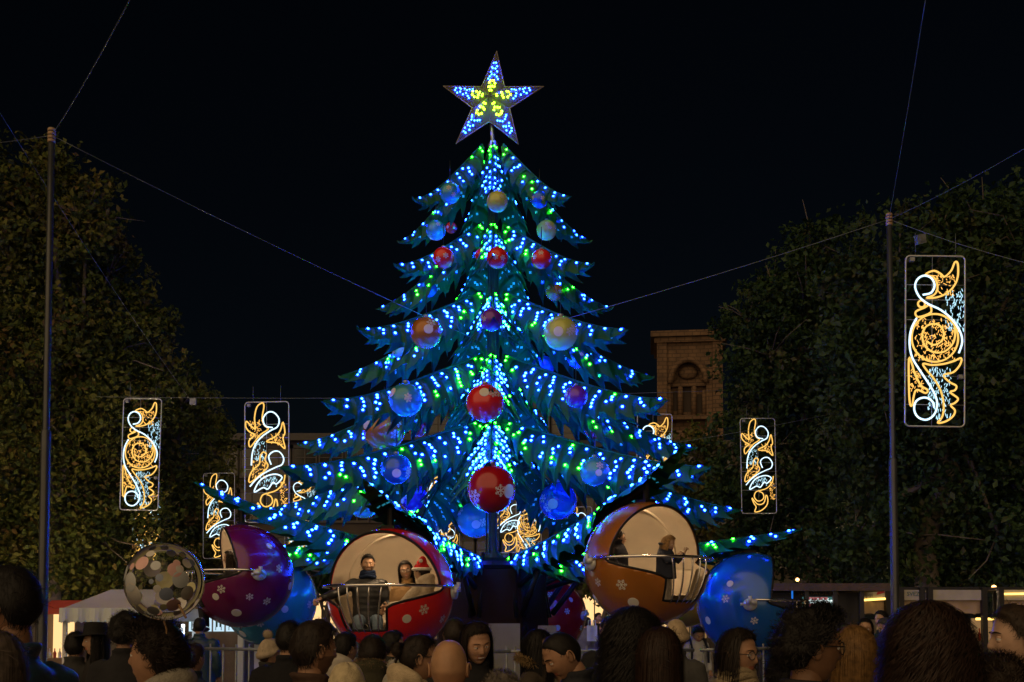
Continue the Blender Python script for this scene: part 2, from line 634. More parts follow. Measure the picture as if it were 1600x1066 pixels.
bd = MB().box(-.24, .24, -.02, .02, .0, 1.0).obj("notice_board", M['white_board'], None, smooth=False)
bd.location = P(788, 1000, 17.1) + Vector((0, 0, -.75))
tag(bd, "plain pale rectangular board leaning against the dark brown ride drum", "board")
mb = MB()
mb.box(-.14, .14, -.02, .02, 0, .9)
bd2 = mb.obj("notice_board", M['white_board'], None, smooth=False)
bd2.location = P(855, 990, 16.9) + Vector((0, 0, -.78))
tag(bd2, "narrow pale upright board between the ride drum and the crimson cabin", "board")

# ------------------------------------------------------------------ baubles
PAINT = {}
def paint(name, col, metal=.35, rough=.22, col2=None):
    if name not in PAINT:
        m = new_mat("paint_" + name, col, rough, metal=metal * .6, coat=.35, spec=.45, bump=.04, bscale=60, var=.12, vscale=3)
        PAINT[name] = m
    return PAINT[name]
paint("red", (.62, .014, .010), .05)
paint("crimson", (.36, .006, .010), .1)
paint("purple", (.13, .006, .06), .15)
paint("violet", (.13, .02, .25), .25)
paint("blue", (.010, .10, .38), .3)
paint("light_blue", (.04, .26, .32), .3)
paint("teal", (.06, .38, .42), .3)
paint("gold", (.34, .12, .014), .25)
paint("yellow", (.60, .42, .03), .2)
paint("lime", (.42, .46, .10), .15)
paint("green", (.14, .42, .16), .15)
M['flake'] = new_mat("snowflake_film", (.62, .60, .52), .5, var=.05)

def snow_pts(R, c, size, rot, kind=0):
    """thin snowflake or dot draped on a sphere of radius R at unit direction c"""
    c = Vector(c).normalized()
    a = c.orthogonal().normalized()
    if abs(c.z) < .95:
        a = Vector((0, 0, 1)).cross(c).normalized()
    b = c.cross(a)
    mb = MB()
    def put(x, y, h=.004):
        ca, sa = math.cos(rot), math.sin(rot)
        x, y = x * ca - y * sa, x * sa + y * ca
        p = c * R + a * x + b * y
        return p.normalized() * (R + h)
    if kind == 1:
        n = 24
        for (h, rs) in ((.005, 1.0),):
            vs = [put(0, 0, h)] + [put(size * math.cos(2 * PI * j / n), size * math.sin(2 * PI * j / n), h) for j in range(n)]
            mb.add(vs, [(0, 1 + j, 1 + (j + 1) % n) for j in range(n)])
            vs = [put(size * k_ * math.cos(2 * PI * j / n), size * k_ * math.sin(2 * PI * j / n), h_) for (k_, h_) in ((1.0, h), (1.03, 0)) for j in range(n)]
            mb.add(vs, [(j, n + j, n + (j + 1) % n, (j + 1) % n) for j in range(n)])
        return mb
    def strip(x0, y0, x1, y1, w, h):
        dx, dy = x1 - x0, y1 - y0
        l = math.hypot(dx, dy)
        nx, ny = -dy / l * w, dx / l * w
        mb.add([put(x0 + nx, y0 + ny, h), put(x0 - nx, y0 - ny, h), put(x1 - nx, y1 - ny, h), put(x1 + nx, y1 + ny, h)], [(0, 1, 2, 3)])
    for k in range(6):
        t = k * PI / 3
        ct, s_ = math.cos(t), math.sin(t)
        h = .004 + .0006 * k
        strip(0, 0, ct * size, s_ * size, size * .07, h)
        for d, l in ((.45, .36), (.72, .26)):
            for sg in (-1, 1):
                t2 = t + sg * PI / 3.2
                strip(ct * size * d, s_ * size * d, ct * size * d + math.cos(t2) * size * l, s_ * size * d + math.sin(t2) * size * l, size * .055, h + .0003)
    return mb

BAUB = [  # px, py, radius px, distance, colour, where
    (777, 315, 17, 17.1, "lime", "under the front leaf of the topmost tier"),
    (777, 403, 17, 16.9, "red", "under the front leaf of the second tier"),
    (753, 399, 11, 17.8, "red", "half hidden behind the front bauble of the second tier"),
    (768, 500, 18, 16.4, "violet", "under the front leaf of the third tier"),
    (758, 630, 30, 15.8, "red", "under the front leaf of the fourth tier"),
    (768, 764, 38, 15.2, "crimson", "under the front leaf of the lowest tier"),
    (743, 812, 29, 20.0, "light_blue", "behind the mast under the lowest tier"),
    (703, 302, 17, 17.5, "light_blue", "under the purple-cabin-side leaf of the topmost tier"),
    (681, 360, 16, 18.4, "light_blue", "hanging just above the second tier's leaf on the purple cabin's side"),
    (705, 356, 9, 19.0, "red", "peeping over the second tier's leaf on the purple cabin's side"),
    (693, 403, 17, 17.3, "red", "under the purple-cabin-side leaf of the second tier"),
    (846, 405, 16, 17.3, "red", "under the blue-cabin-side leaf of the second tier"),
    (854, 360, 16, 18.4, "lime", "resting above the second tier's leaf on the blue cabin's side"),
    (843, 312, 14, 17.6, "blue", "under the blue-cabin-side leaf of the topmost tier"),
    (670, 452, 13, 18.6, "blue", "above the third tier's leaf on the purple cabin's side"),
    (866, 456, 14, 18.5, "gold", "above the third tier's leaf on the blue cabin's side"),
    (666, 520, 25, 16.9, "gold", "under the purple-cabin-side leaf of the third tier"),
    (630, 553, 17, 18.6, "teal", "beside the gold bauble of the third tier"),
    (876, 521, 27, 16.8, "lime", "under the blue-cabin-side leaf of the third tier"),
    (902, 560, 16, 18.6, "blue", "below the lime bauble of the third tier"),
    (634, 625, 27, 16.6, "light_blue", "under the purple-cabin-side leaf of the fourth tier"),
    (900, 620, 18, 16.7, "violet", "under the blue-cabin-side leaf of the fourth tier"),
    (930, 669, 17, 18.8, "red", "above the lowest tier's leaf on the blue cabin's side"),
    (600, 672, 33, 18.4, "gold", "large, resting behind the lowest tier's leaf on the purple cabin's side"),
    (652, 668, 15, 19.6, "red", "peeping over the lowest tier's leaf on the purple cabin's side"),
    (619, 733, 24, 16.3, "blue", "under the purple-cabin-side leaf of the lowest tier"),
    (929, 737, 23, 16.4, "light_blue", "under the blue-cabin-side leaf of the lowest tier"),
    (568, 783, 27, 19.0, "green", "between the lowest tier and the red cabin's arm"),
    (645, 777, 22, 19.6, "violet", "behind the red cabin's arm leaf"),
    (872, 783, 30, 19.4, "blue", "behind the gold cabin's arm leaf"),
    (848, 574, 19, 19.6, "blue", "deep inside the fourth tier"),
]
word = {"lime": "lime green", "red": "red", "violet": "violet", "crimson": "dark crimson", "light_blue": "light blue", "gold": "golden brown", "teal": "pale teal", "blue": "deep blue", "green": "pale green"}
for i, (px, py, rp, Y, cname, where) in enumerate(BAUB):
    c = P(px, py, Y)
    R = rp * Y / F
    size = "big " if rp >= 29 else ("small " if rp <= 14 else "")
    b = thing("bauble", c, "%s%s bauble %s" % (size, word[cname], where), "bauble", group="baubles hung in the Christmas tree")
    MB().ball((0, 0, 0), R, 40, 26).obj("ball", PAINT[cname], b)
    MB().lathe([(.02, R * .99), (R * .17, R * .985), (R * .17, R * 1.12), (R * .05, R * 1.15), (.004, R * 1.16)], 14).obj("cap", M['steel'], b)
    # cord runs up to the leaf overhead
    up = .34
    MB().tube([(0, 0, R * 1.1), (0, 0, R * 1.1 + up)], .006, 5).obj("cord", M['dark_steel'], b)
    rd = random.Random(900 + i)
    for k in range(2 if rp < 20 else 3):
        az = rd.uniform(-1.1, 1.1)
        el = rd.uniform(-.5, .45)
        d = (math.sin(az) * math.cos(el), -math.cos(az) * math.cos(el), math.sin(el))
        snow_pts(R, d, R * rd.uniform(.22, .3), rd.uniform(0, 1), 0 if k < 2 else 1).obj("snowflake" if k < 2 else "dot", M['flake'], b)
# ------------------------------------------------------------------ bauble cabins
RC = .81
ZR = .06 * RC
def cabin_g(p):
    """positive where the shell is kept; front is -Y"""
    x, y, z = p[0] / RC, p[1] / RC, p[2] / RC
    f = -y
    a = math.degrees(math.atan2(abs(x), f))
    zr = .07
    hood = .22 + .20 * max(0, z - .2) - f                   # > 0 behind the hood edge
    t = min(1, max(0, (zr - z) / .34))
    t = t * t * (3 - 2 * t)
    gap = 84 * (1 - t) + 25 * t
    lower = (a - gap) / 60.0
    if z < -.5:
        lower = max(lower, (-.60 - z) * 6)
    w = min(1, max(0, (z - zr + .03) / .06))
    return hood * w + lower * (1 - w)

def clipped_shell():
    nu, nv = 100, 60
    V = []
    for i in range(nv + 1):
        th = PI * i / nv
        for j in range(nu):
            ph = 2 * PI * j / nu
            V.append((RC * math.sin(th) * math.cos(ph), RC * math.sin(th) * math.sin(ph), RC * math.cos(th)))
    G = [cabin_g(p) for p in V]
    out = MB()
    cache, edges = {}, {}
    def vid(key, p):
        if key not in cache:
            cache[key] = len(out.v)
            q = Vector(p).normalized() * RC
            out.v.append(tuple(q))
        return cache[key]
    def do(ids):
        poly, cut = [], []
        k = len(ids)
        for q in range(k):
            a, b = ids[q], ids[(q + 1) % k]
            ga, gb = G[a], G[b]
            if ga >= 0:
                poly.append(vid(a, V[a]))
            if (ga >= 0) != (gb >= 0):
                t = ga / (ga - gb)
                key = (min(a, b), max(a, b))
                p = [V[a][i_] + (V[b][i_] - V[a][i_]) * t for i_ in range(3)]
                v = vid(key, p)
                poly.append(v)
                cut.append(v)
        poly2 = [v for i_, v in enumerate(poly) if v != poly[i_ - 1]]
        if len(poly2) >= 3:
            out.f.append(tuple(poly2))
            out.m.append(0)
        if len(cut) == 2 and cut[0] != cut[1]:
            edges.setdefault(cut[0], []).append(cut[1])
            edges.setdefault(cut[1], []).append(cut[0])
    for i in range(nv):
        for j in range(nu):
            a, b = i * nu + j, i * nu + (j + 1) % nu
            c, d = (i + 1) * nu + (j + 1) % nu, (i + 1) * nu + j
            if i == 0:
                do((0, d, c))
            elif i == nv - 1:
                do((a, d, nv * nu))
            else:
                do((a, d, c, b))
    # boundary loop
    loops, seen = [], set()
    for s0 in edges:
        if s0 in seen:
            continue
        loop, cur = [s0], s0
        seen.add(s0)
        while True:
            nx = [e for e in edges[cur] if e not in seen]
            if not nx:
                break
            cur = nx[0]
            seen.add(cur)
            loop.append(cur)
        loops.append([Vector(out.v[q]) for q in loop])
    return out, loops

shell_mb, rim_loops = clipped_shell()
M['cream'] = new_mat("cream_lining", (.62, .52, .40), .55, var=.06, vscale=4, bump=.08, bscale=10)
M['cabin_lamp'] = emit_mat("cabin_lamp", (1.0, .70, .40), 95)
M['blue_steel'] = new_mat("bracket_paint", (.52, .54, .55), .4, metal=.2, var=.2)
M['piping_lamp'] = new_mat("piping", (.5, .42, .3), .5)
shell_mesh = shell_mb.mesh("shell", [PAINT["red"], M['cream']])
rim_mb = MB()
for lp in rim_loops:
    if len(lp) > 20:
        rim_mb.tube([p * .992 for p in lp[::1]], .017, 6, closed=True)
rim_mesh = rim_mb.mesh("rim", M['dark_steel'])
def sph(az, z, r=1.0):
    """point on the cabin sphere at azimuth az from the front and height z (units of radius)"""
    h = math.sqrt(max(0, 1 - z * z))
    a = R_(az)
    return Vector((math.sin(a) * h, -math.cos(a) * h, z)) * (RC * r)
# seat: horseshoe bench
sb = MB()
pr = [(.28, -.60), (.28, -.44), (.32, -.40), (.53, -.40), (.57, -.36), (.66, -.08), (.69, -.05), (.70, -.08), (.62, -.38), (.44, -.58)]
sb.lathe([(r * RC / .81, z * RC / .81) for r, z in pr], 30, a0=R_(-90 + 62), a1=R_(270 - 62))
seat_mesh = sb.mesh("seat", M['cream'])
rb_ = MB()
rb_.tube([Vector((.775 * math.cos(R_(a_)), .22, .775 * math.sin(R_(a_)))) * (.97 if 20 < a_ < 160 else .93) for a_ in range(8, 173, 6)], .022, 8)
rib_mesh = rb_.mesh("lining_rib", M['cream'])
fl = MB()
fl.lathe([(.01, -.60), (.54, -.60), (.54, -.585), (.01, -.58)], 32)
floor_mesh = fl.mesh("floor", M['deck'])
rl = MB()
rl.tube([sph(a, .075, 1.045) * 1.0 for a in range(-97, 98, 6)], .018, 8)
rail_mesh = rl.mesh("rail", M['chrome'])
bar_meshes = []
for a in (-21, -10.5, 0, 10.5, 21):
    b = MB()
    b.tube([sph(a * (1 - .25 * t / 8), .075 - .70 * t / 8, 1.03 if t < 8 else 1.0) for t in range(9)], .0105, 6)
    bar_meshes.append(b.mesh("door_bar", M['chrome']))
b = MB()
b.tube([sph(a, -.62, .985) for a in (-16, -8, 0, 8, 16)], .012, 6)
kick_mesh = b.mesh("door_sill", M['chrome'])
def bracket_mesh(sg):
    b = MB()
    c = sph(sg * 100, .03, 1.02)
    n = c.normalized()
    t = Vector((0, 0, 1)).cross(n).normalized()
    up = n.cross(t)
    vs = []
    for h in (-.01, .035):
        for k in range(16):
            an = 2 * PI * k / 16
            vs.append(c + n * h + t * (.105 * math.cos(an)) + up * (.09 * math.sin(an) - .03))
    b.add(vs, [tuple(range(31, 15, -1))[::-1]] + [(k, (k + 1) % 16, 16 + (k + 1) % 16, 16 + k) for k in range(16)])
    b.bar(c + n * .05 - t * .1 * sg, c + n * .05 + t * .06 * sg, .06, .06, up=n)
    b.bar(c + n * .07 + up * .09, c + n * .06 - up * .02, .05, .04, up=n)
    b.tube([c + n * .06 - t * .1 + up * -.03, c + n * .06 - t * .14 + up * -.03], .022, 10)
    return b.mesh("hinge_bracket", M['blue_steel'])
brk = [bracket_mesh(-1), bracket_mesh(1)]
lm = MB()
lm.lathe([(.004, RC * .93), (.075, RC * .93), (.082, RC * .95), (.06, RC * .962)], 16)
lamp_mesh = lm.mesh("ceiling_lamp", M['cabin_lamp'])
DECOR = [(-62, -.35, .075, 0), (-95, -.30, .06, 0), (-118, -.55, .06, 1), (-52, -.62, .07, 1), (-130, .1, .065, 0), (-150, -.3, .06, 1), (-120, .38, .05, 1), (-160, .5, .07, 0),
         (60, -.28, .07, 0), (92, -.42, .06, 0), (46, -.42, .055, 1), (75, -.72, .075, 1), (128, .12, .065, 0), (118, -.5, .07, 0), (150, -.2, .06, 1), (125, .55, .05, 1), (160, .45, .06, 0), (-178, -.1, .07, 0)]
cab_word = {"red": "red", "gold": "golden brown", "purple": "dark purple", "blue": "deep blue", "light_blue": "light blue", "yellow": "yellow", "crimson": "dark crimson", "green": "pale green"}
extra = {"red": "with a couple and a bearded man seated inside", "gold": "with two small children standing inside", "purple": "with a lone dark-haired rider",
         "blue": "turned sideways beside the woman with the scarf", "light_blue": "partly behind the purple cabin", "yellow": "mostly behind the golden cabin", "crimson": "behind the dark brown ride drum",
         "green": "hidden behind the red cabin"}
for cb in CABINS:
    c = cb['c']
    t = thing("bauble_cabin", c, "round %s bauble-shaped ride cabin %s" % (cab_word[cb['colour']], extra[cb['colour']]), "ride cabin", rz=R_(cb['yaw']), group="bauble cabins hung from the ride's arms")
    cb['obj'] = t
    sh = link("shell", shell_mesh.copy(), t)
    sh.data.materials[0] = PAINT[cb['colour']]
    md = sh.modifiers.new("thickness", 'SOLIDIFY')
    md.thickness = .03
    md.offset = -1
    md.material_offset = 1
    md.material_offset_rim = 0
    link("rim", rim_mesh, t)
    link("lining_rib", rib_mesh, t)
    link("seat", seat_mesh, t)
    link("floor", floor_mesh, t)
    link("rail", rail_mesh, t)
    for bm_ in bar_meshes:
        link("door_bar", bm_, t)
    link("door_sill", kick_mesh, t)
    for bm_ in brk:
        link("hinge_bracket", bm_, t)
    link("ceiling_lamp", lamp_mesh, t)
    hz = cb['hang'] - c.z
    MB().tube([(0, 0, RC * .97), (0, 0, max(hz, RC + .05))], .045, 8).box(-.09, .09, -.09, .09, RC * .985, RC * 1.04).obj("hanger", M['dark_steel'], t, smooth=False)
    for k, (a, z, s_, kd) in enumerate(DECOR):
        a2 = a + random.Random(cb['az'] + k).uniform(-6, 6)
        d = sph(a2, z)
        if cabin_g(sph(a2, z)) < .12 or cabin_g(sph(a2, z + .1)) < .05:
            continue
        snow_pts(RC, d, s_, .3 * k, kd).obj("snowflake" if kd == 0 else "dot", M['flake'], t)

# ------------------------------------------------------------------ barriers on the ride deck
M['fence_paint'] = new_mat("barrier_galvanised", (.20, .22, .24), .4, metal=.5, var=.2, vscale=20)
def make_barrier(label):
    t = thing("crowd_barrier", (0, 0, 0), label, "barrier", group="barriers round the ride deck")
    MB().tube([(-1.1, 0, .96), (1.1, 0, .96)], .02, 6).obj("rail", M['fence_paint'], t)
    MB().tube([(-1.1, 0, .16), (1.1, 0, .16)], .018, 6).obj("rail", M['fence_paint'], t)
    bar = MB().tube([(0, 0, .02), (0, 0, 1.02)], .012, 6).mesh("bar", M['fence_paint'])
    for k in range(11):
        o = link("bar", bar, t)
        o.location.x = -1.05 + k * .21
    return t
spots_ = [(-78, "below the light blue cabin"), (-54, "below the purple cabin near the bright posters"), (-30, "beside the bearded man, between purple and red cabins"), (-8, "below the red cabin"), (14, "in front of the dark brown drum"), (37, "below the golden cabin near the boy with the backpack"), (60, "below the blue cabin"), (83, "beyond the blue cabin towards the kiosk")]
first = None
for a, w_ in spots_:
    lb = "grey barred metal barrier " + w_
    if first is None:
        o = first = make_barrier(lb)
    else:
        o = copy_tree(first)
        o["label"] = lb
    d = adir(a)
    o.location = TC + d * 5.65 + Vector((0, 0, .36))
    o.rotation_euler = (0, 0, R_(a))

# ------------------------------------------------------------------ poles and wires
M['pole'] = new_mat("pole_paint", (.045, .05, .055), .3, metal=.3, var=.2, vscale=3)
M['band'] = new_mat("pole_band", (.36, .24, .14), .5)
M['wire'] = new_mat("wire_sheath", (.11, .13, .14), .35, metal=.3)
def make_pole(px_top, py_top, Y, px_bot, label, ystep):
    top = P(px_top, py_top, Y)
    bot = P(px_bot, HORIZON, Y)
    t = thing("wire_pole", (top.x, Y, 0), label, "pole")
    zs = P(px_top, ystep, Y).z
    MB().lathe([(.064, 0), (.064, zs), (.056, zs + .03), (.046, zs + .04)], 20).obj("lower_tube", M['pole'], t)
    MB().lathe([(.046, zs + .03), (.042, top.z), (.0, top.z + .01)], 20).obj("upper_tube", M['pole'], t)
    m = MB()
    for q in range(4):
        m.lathe([(.044, top.z - .2 + q * .05), (.052, top.z - .195 + q * .05), (.052, top.z - .165 + q * .05), (.044, top.z - .16 + q * .05)], 16)
    m.obj("band", M['band'], t)
    return Vector((top.x, Y, top.z - .1))
pl = make_pole(81, 200, 14.6, 70, "tall slim dark pole standing before the autumn trees by the white market tent", 676)
pr_ = make_pole(1389, 333, 17.4, 1397, "tall slim dark pole beside the single large ornament light panel", 720)
def wire(a, b, label, sag=.12, r=.0055):
    a, b = Vector(a), Vector(b)
    pts = [a.lerp(b, i / 16) + Vector((0, 0, -sag * 4 * (i / 16) * (1 - i / 16))) for i in range(17)]
    o = MB().tube(pts, r, 5).obj("stay_wire", M['wire'])
    return tag(o, label, "wire", "stay wires over the square")
mid = TC + Vector((0, 0, CAM_Z + 4.55))
wire(pl, mid + Vector((-.2, 0, 0)), "wire from the pole by the market tent down to the Christmas tree", .05)
wire(pr_, mid + Vector((.2, 0, .1)), "wire from the pole beside the big light panel down to the Christmas tree", .05)
wire(pl, P(208, -10, 9), "wire rising steeply from the tent-side pole towards the square", .05)
wire(pl, P(-60, 228, 20), "wire running level from the tent-side pole into the autumn tree", .02)
wire(P(-20, 145, 13), P(300, 628, 25.4), "thin wire slanting past the tent-side pole to the hanging light panels", .1, .0035)
wire(pr_, P(1448, -12, 12), "wire rising steeply from the panel-side pole", .04)
wire(pr_, P(1630, 215, 13), "wire climbing away from the panel-side pole past its light panel", .04)
wire(pr_, P(1640, 420, 16.2), "wire dropping over the big light panel beside the pole", .05)
wire(P(150, 620, 25.6), P(1130, 610, 27.5), "long level wire strung behind the Christmas tree carrying light panels", .1)
wire(P(1000, 700, 30), P(1330, 640, 30.3), "wire strung before the trees carrying the smaller scroll panel", .06)
bx = MB().box(-.07, .07, -.05, .05, -.07, .07).box(-.045, .045, -.062, -.05, -.04, .04).obj("junction_box", M['fence_paint'], smooth=False)
bx.location = P(1438, 374, 17.0)
bx.rotation_euler = (R_(8), R_(-14), R_(10))
tag(bx, "small pale junction box hung on a wire above the big light panel", "junction box")
bx2 = link("junction_box", bx.data)
bx2.location = P(302, 628, 25.3)
tag(bx2, "small pale junction box on the wire between two light panels at the autumn trees", "junction box")

# ------------------------------------------------------------------ hanging light panels
M['neon_gold'] = emit_mat("neon_gold", (1.0, .56, .12), 1.25)
M['neon_white'] = emit_mat("neon_white", (.62, .86, 1.0), 1.7)
M['fairy_gold'] = emit_mat("fairy_gold", (1.0, .50, .10), 1.6)
M['fairy_white'] = emit_mat("fairy_white", (.5, .85, 1.0), 1.3)
M['panel_frame'] = new_mat("panel_frame", (.42, .45, .48), .3, metal=.6)
def circ(cx, cy, r, a0=0, a1=360, n=18, ry=None):
    ry = ry or r
    return [(cx + r * math.cos(R_(a0 + (a1 - a0) * i / n)), cy + ry * math.sin(R_(a0 + (a1 - a0) * i / n))) for i in range(n + 1)]
PA = dict(x0=105, x1=395, y0=120, y1=970, gold=[
    ([(200, 215), (240, 196), (275, 212), (292, 226), (325, 195), (343, 152), (357, 160), (358, 220), (340, 270), (300, 310), (250, 330), (205, 331), (240, 318), (258, 290), (254, 250), (235, 226)], True),
    ([(153, 402), (165, 428), (226, 405), (221, 368), (195, 381)], True), (circ(181, 362, 17, n=12)[:-1], True),
    (circ(247, 531, 113, ry=119, n=28)[:-1], True),
    ([(342, 474), (345, 520), (330, 565), (290, 600), (235, 600), (195, 565), (186, 512), (204, 475), (240, 461), (276, 475), (291, 515), (276, 550), (240, 566), (205, 547)], False),
    ([(121, 635), (136, 662), (150, 710), (180, 768), (212, 790), (203, 806), (160, 790), (146, 820), (138, 868), (127, 858), (122, 780)], True),
    ([(190, 660), (232, 666), (290, 660), (340, 645), (375, 630), (370, 662), (338, 700), (290, 716), (320, 750), (352, 768), (345, 790), (322, 800), (360, 830), (346, 852), (325, 865), (346, 890), (335, 920), (300, 945), (262, 952), (285, 920), (291, 860), (275, 790), (240, 730), (206, 690)], True)],
    white=[
    ([(186, 318), (225, 308), (243, 272), (228, 236), (193, 222), (160, 240), (148, 280), (170, 330), (215, 365), (272, 392), (330, 440), (368, 500), (378, 552), (362, 606)], False),
    ([(156, 435), (130, 490), (122, 560), (135, 630), (170, 690), (210, 750), (245, 810), (258, 860), (245, 910), (210, 938), (170, 930), (148, 898), (150, 858), (172, 835), (206, 830), (236, 850), (243, 878)], False)],
    fw=[(300, 290, 390, 495), (215, 680, 330, 940)], fg=[(240, 215, 345, 320), (150, 430, 345, 640), (125, 680, 195, 800)], hw=[265, 340, 440, 640, 720, 862], vw=[235])
PB = dict(x0=640, x1=818, y0=495, y1=978, gold=[
    ([(712, 499), (718, 515), (711, 560), (720, 590), (736, 605), (705, 626), (685, 650), (662, 676), (658, 650), (680, 627), (660, 615), (645, 595), (647, 572), (665, 590), (684, 603), (680, 560), (690, 515)], True),
    ([(795, 578), (803, 620), (795, 642), (803, 685), (775, 662), (728, 655), (765, 635), (785, 610)], True),
    ([(715, 697), (728, 705), (722, 728), (734, 755), (700, 790), (660, 818), (661, 790), (676, 765), (699, 745), (703, 715)], True),
    ([(803, 790), (796, 822), (770, 850), (735, 862), (712, 870), (704, 895), (720, 915), (741, 912), (753, 895), (746, 875), (730, 868)], False),
    ([(692, 900), (701, 927), (712, 946), (705, 970), (735, 965), (765, 940), (773, 910), (765, 885), (752, 925), (720, 932)], True)],
    white=[
    ([(754, 600), (724, 592), (716, 562), (735, 538), (760, 540), (780, 566), (774, 596), (745, 612), (710, 636), (685, 666), (672, 702), (668, 750)], False),
    ([(748, 748), (738, 716), (755, 697), (780, 697), (798, 722), (792, 748), (765, 760), (720, 782), (686, 808), (662, 835)], False),
    ([(680, 857), (696, 820), (725, 796), (765, 787), (792, 800), (770, 826), (755, 820), (735, 846), (715, 840)], True)],
    fw=[(680, 650, 725, 730), (700, 798, 770, 835)], fg=[(660, 570, 712, 650), (745, 625, 798, 670), (670, 730, 725, 800), (782, 820, 812, 920)], hw=[585, 640, 720, 765, 860], vw=[728])
PH = 2.6
def make_panel(D, tag_):
    sc = PH / (D['y1'] - D['y0'])
    cx, cy = (D['x0'] + D['x1']) / 2, (D['y0'] + D['y1']) / 2
    L = lambda p, y=0.0: Vector(((p[0] - cx) * sc, y, (cy - p[1]) * sc))
    out = {}
    m = MB()
    x0, x1, y0, y1 = D['x0'], D['x1'], D['y0'], D['y1']
    rr = (x1 - x0) * .08
    cor = []
    for (ox, oy, a0) in ((x1 - rr, y0 + rr, -90), (x1 - rr, y1 - rr, 0), (x0 + rr, y1 - rr, 90), (x0 + rr, y0 + rr, 180)):
        cor += [(ox + rr * math.cos(R_(a0 + 90 * i / 5)), oy + rr * math.sin(R_(a0 + 90 * i / 5))) for i in range(6)]
    m.tube([L(p) for p in cor], .014, 6, closed=True)
    for y in D['hw']:
        m.tube([L((x0, y)), L((x1, y))], .005, 4)
    for x in D['vw']:
        m.tube([L((x, y0)), L((x, y1))], .005, 4)
    out['frame'] = m.mesh("frame", M['panel_frame'])
    out['gold'] = []
    for path, cl in D['gold']:
        p = spline(path, 4, cl)
        out['gold'].append(MB().tube([L(q, -.02) for q in p], .0148, 6, closed=cl).mesh("gold_scroll", M['neon_gold']))
    out['white'] = []
    for path, cl in D['white']:
        p = spline(path, 4, cl)
        out['white'].append(MB().tube([L(q, -.035) for q in p], .0150, 6, closed=cl).mesh("white_scroll", M['neon_white']))
    rd = random.Random(5)
    m = MB()
    for (lst, mi) in ((D['fw'], 0), (D['fg'], 1)):
        for (a, b_, c_, d_) in lst:
            n = int((c_ - a) * (d_ - b_) * sc * sc * 520)
            for _ in range(n):
                x, y = rd.uniform(a, c_), rd.uniform(b_, d_)
                q = L((x, y), -.01)
                dr = Vector((rd.uniform(-1, 1) * .5, 0, 1 if mi == 0 else rd.uniform(-1, 1))).normalized() * rd.uniform(.012, .03)
                m.tube([q - dr, q + dr], .005, 4, mi)
    out['fairy'] = m.mesh("fairy_lights", [M['fairy_white'], M['fairy_gold']])
    out['box'] = []
    for q in ((x0 + rr * 1.2, y0 + rr * .9), (x1 - rr * 1.0, y0 + (y1 - y0) * .71)):
        c = L(q, -.02)
        out['box'].append(MB().box(c.x - .035, c.x + .035, -.05, .02, c.z - .03, c.z + .03).mesh("transformer", M['fence_paint'], smooth=False))
    return out
PAM, PBM = make_panel(PA, 'a'), make_panel(PB, 'b')
PANELS = [
    ("A", 1461, 533, 272, 0, "large hanging light panel of a gold ornament and white scrolls beside the slim pole"),
    ("A", 220, 710, 176, 0, "hanging gold ornament light panel in front of the autumn tree above the market tent"),
    ("B", 417, 722, 190, 0, "large hanging scroll light panel of gold leaves just beyond the purple cabin"),
    ("B", 1185, 728, 150, 0, "hanging scroll light panel of gold leaves in front of the dark green trees"),
    ("B", 342, 806, 134, 0, "small hanging scroll light panel right behind the purple cabin"),
    ("A", 472, 800, 120, 0, "small hanging gold ornament panel behind the purple cabin's arm leaf"),
    ("A", 1022, 726, 160, 0, "hanging gold ornament light panel below the sandstone tower, half hidden by leaves"),
    ("A", 690, 772, 132, 0, "hanging gold ornament panel glimpsed between lowest leaves and the red cabin's arm"),
    ("B", 795, 800, 128, 0, "scroll light panel glimpsed beside the mast beneath the dark crimson bauble"),
    ("A", 826, 822, 118, 0, "gold ornament panel glimpsed behind the mast on the gold cabin's side"),
    ("A", 462, 872, 106, 0, "low distant ornament panel peeping out between the light blue cabin and its arm"),
    ("B", 905, 848, 112, 0, "distant scroll light panel glimpsed beside the golden cabin's top"),
    ("A", 228, 822, 131, 1, "far light panel seen only as sparkles through the autumn leaves"),
    ("B", 700, 868, 100, 0, "far scroll light panel glimpsed above the red cabin beside the drum"),
]
for typ, px, py, h, beh, label in PANELS:
    Y = F * PH / h
    t = thing("light_panel", P(px, py, Y), label, "light panel", rz=R_(random.uniform(-4, 4)), group="hanging light panels")
    t.rotation_euler.y = R_(1.2 if typ == "A" else -.6)
    D = PAM if typ == "A" else PBM
    link("frame", D['frame'], t)
    for m_ in D['gold']:
        link("gold_scroll", m_, t)
    for m_ in D['white']:
        link("white_scroll", m_, t)
    tag(link("fairy_lights", D['fairy'], t), kind="stuff")
    for m_ in D['box']:
        link("transformer", m_, t)
    for x_ in (-.3, .3):
        MB().tube([(x_, 0, PH / 2), (x_, 0, PH / 2 + .35)], .005, 4).obj("hanging_wire", M['wire'], t)
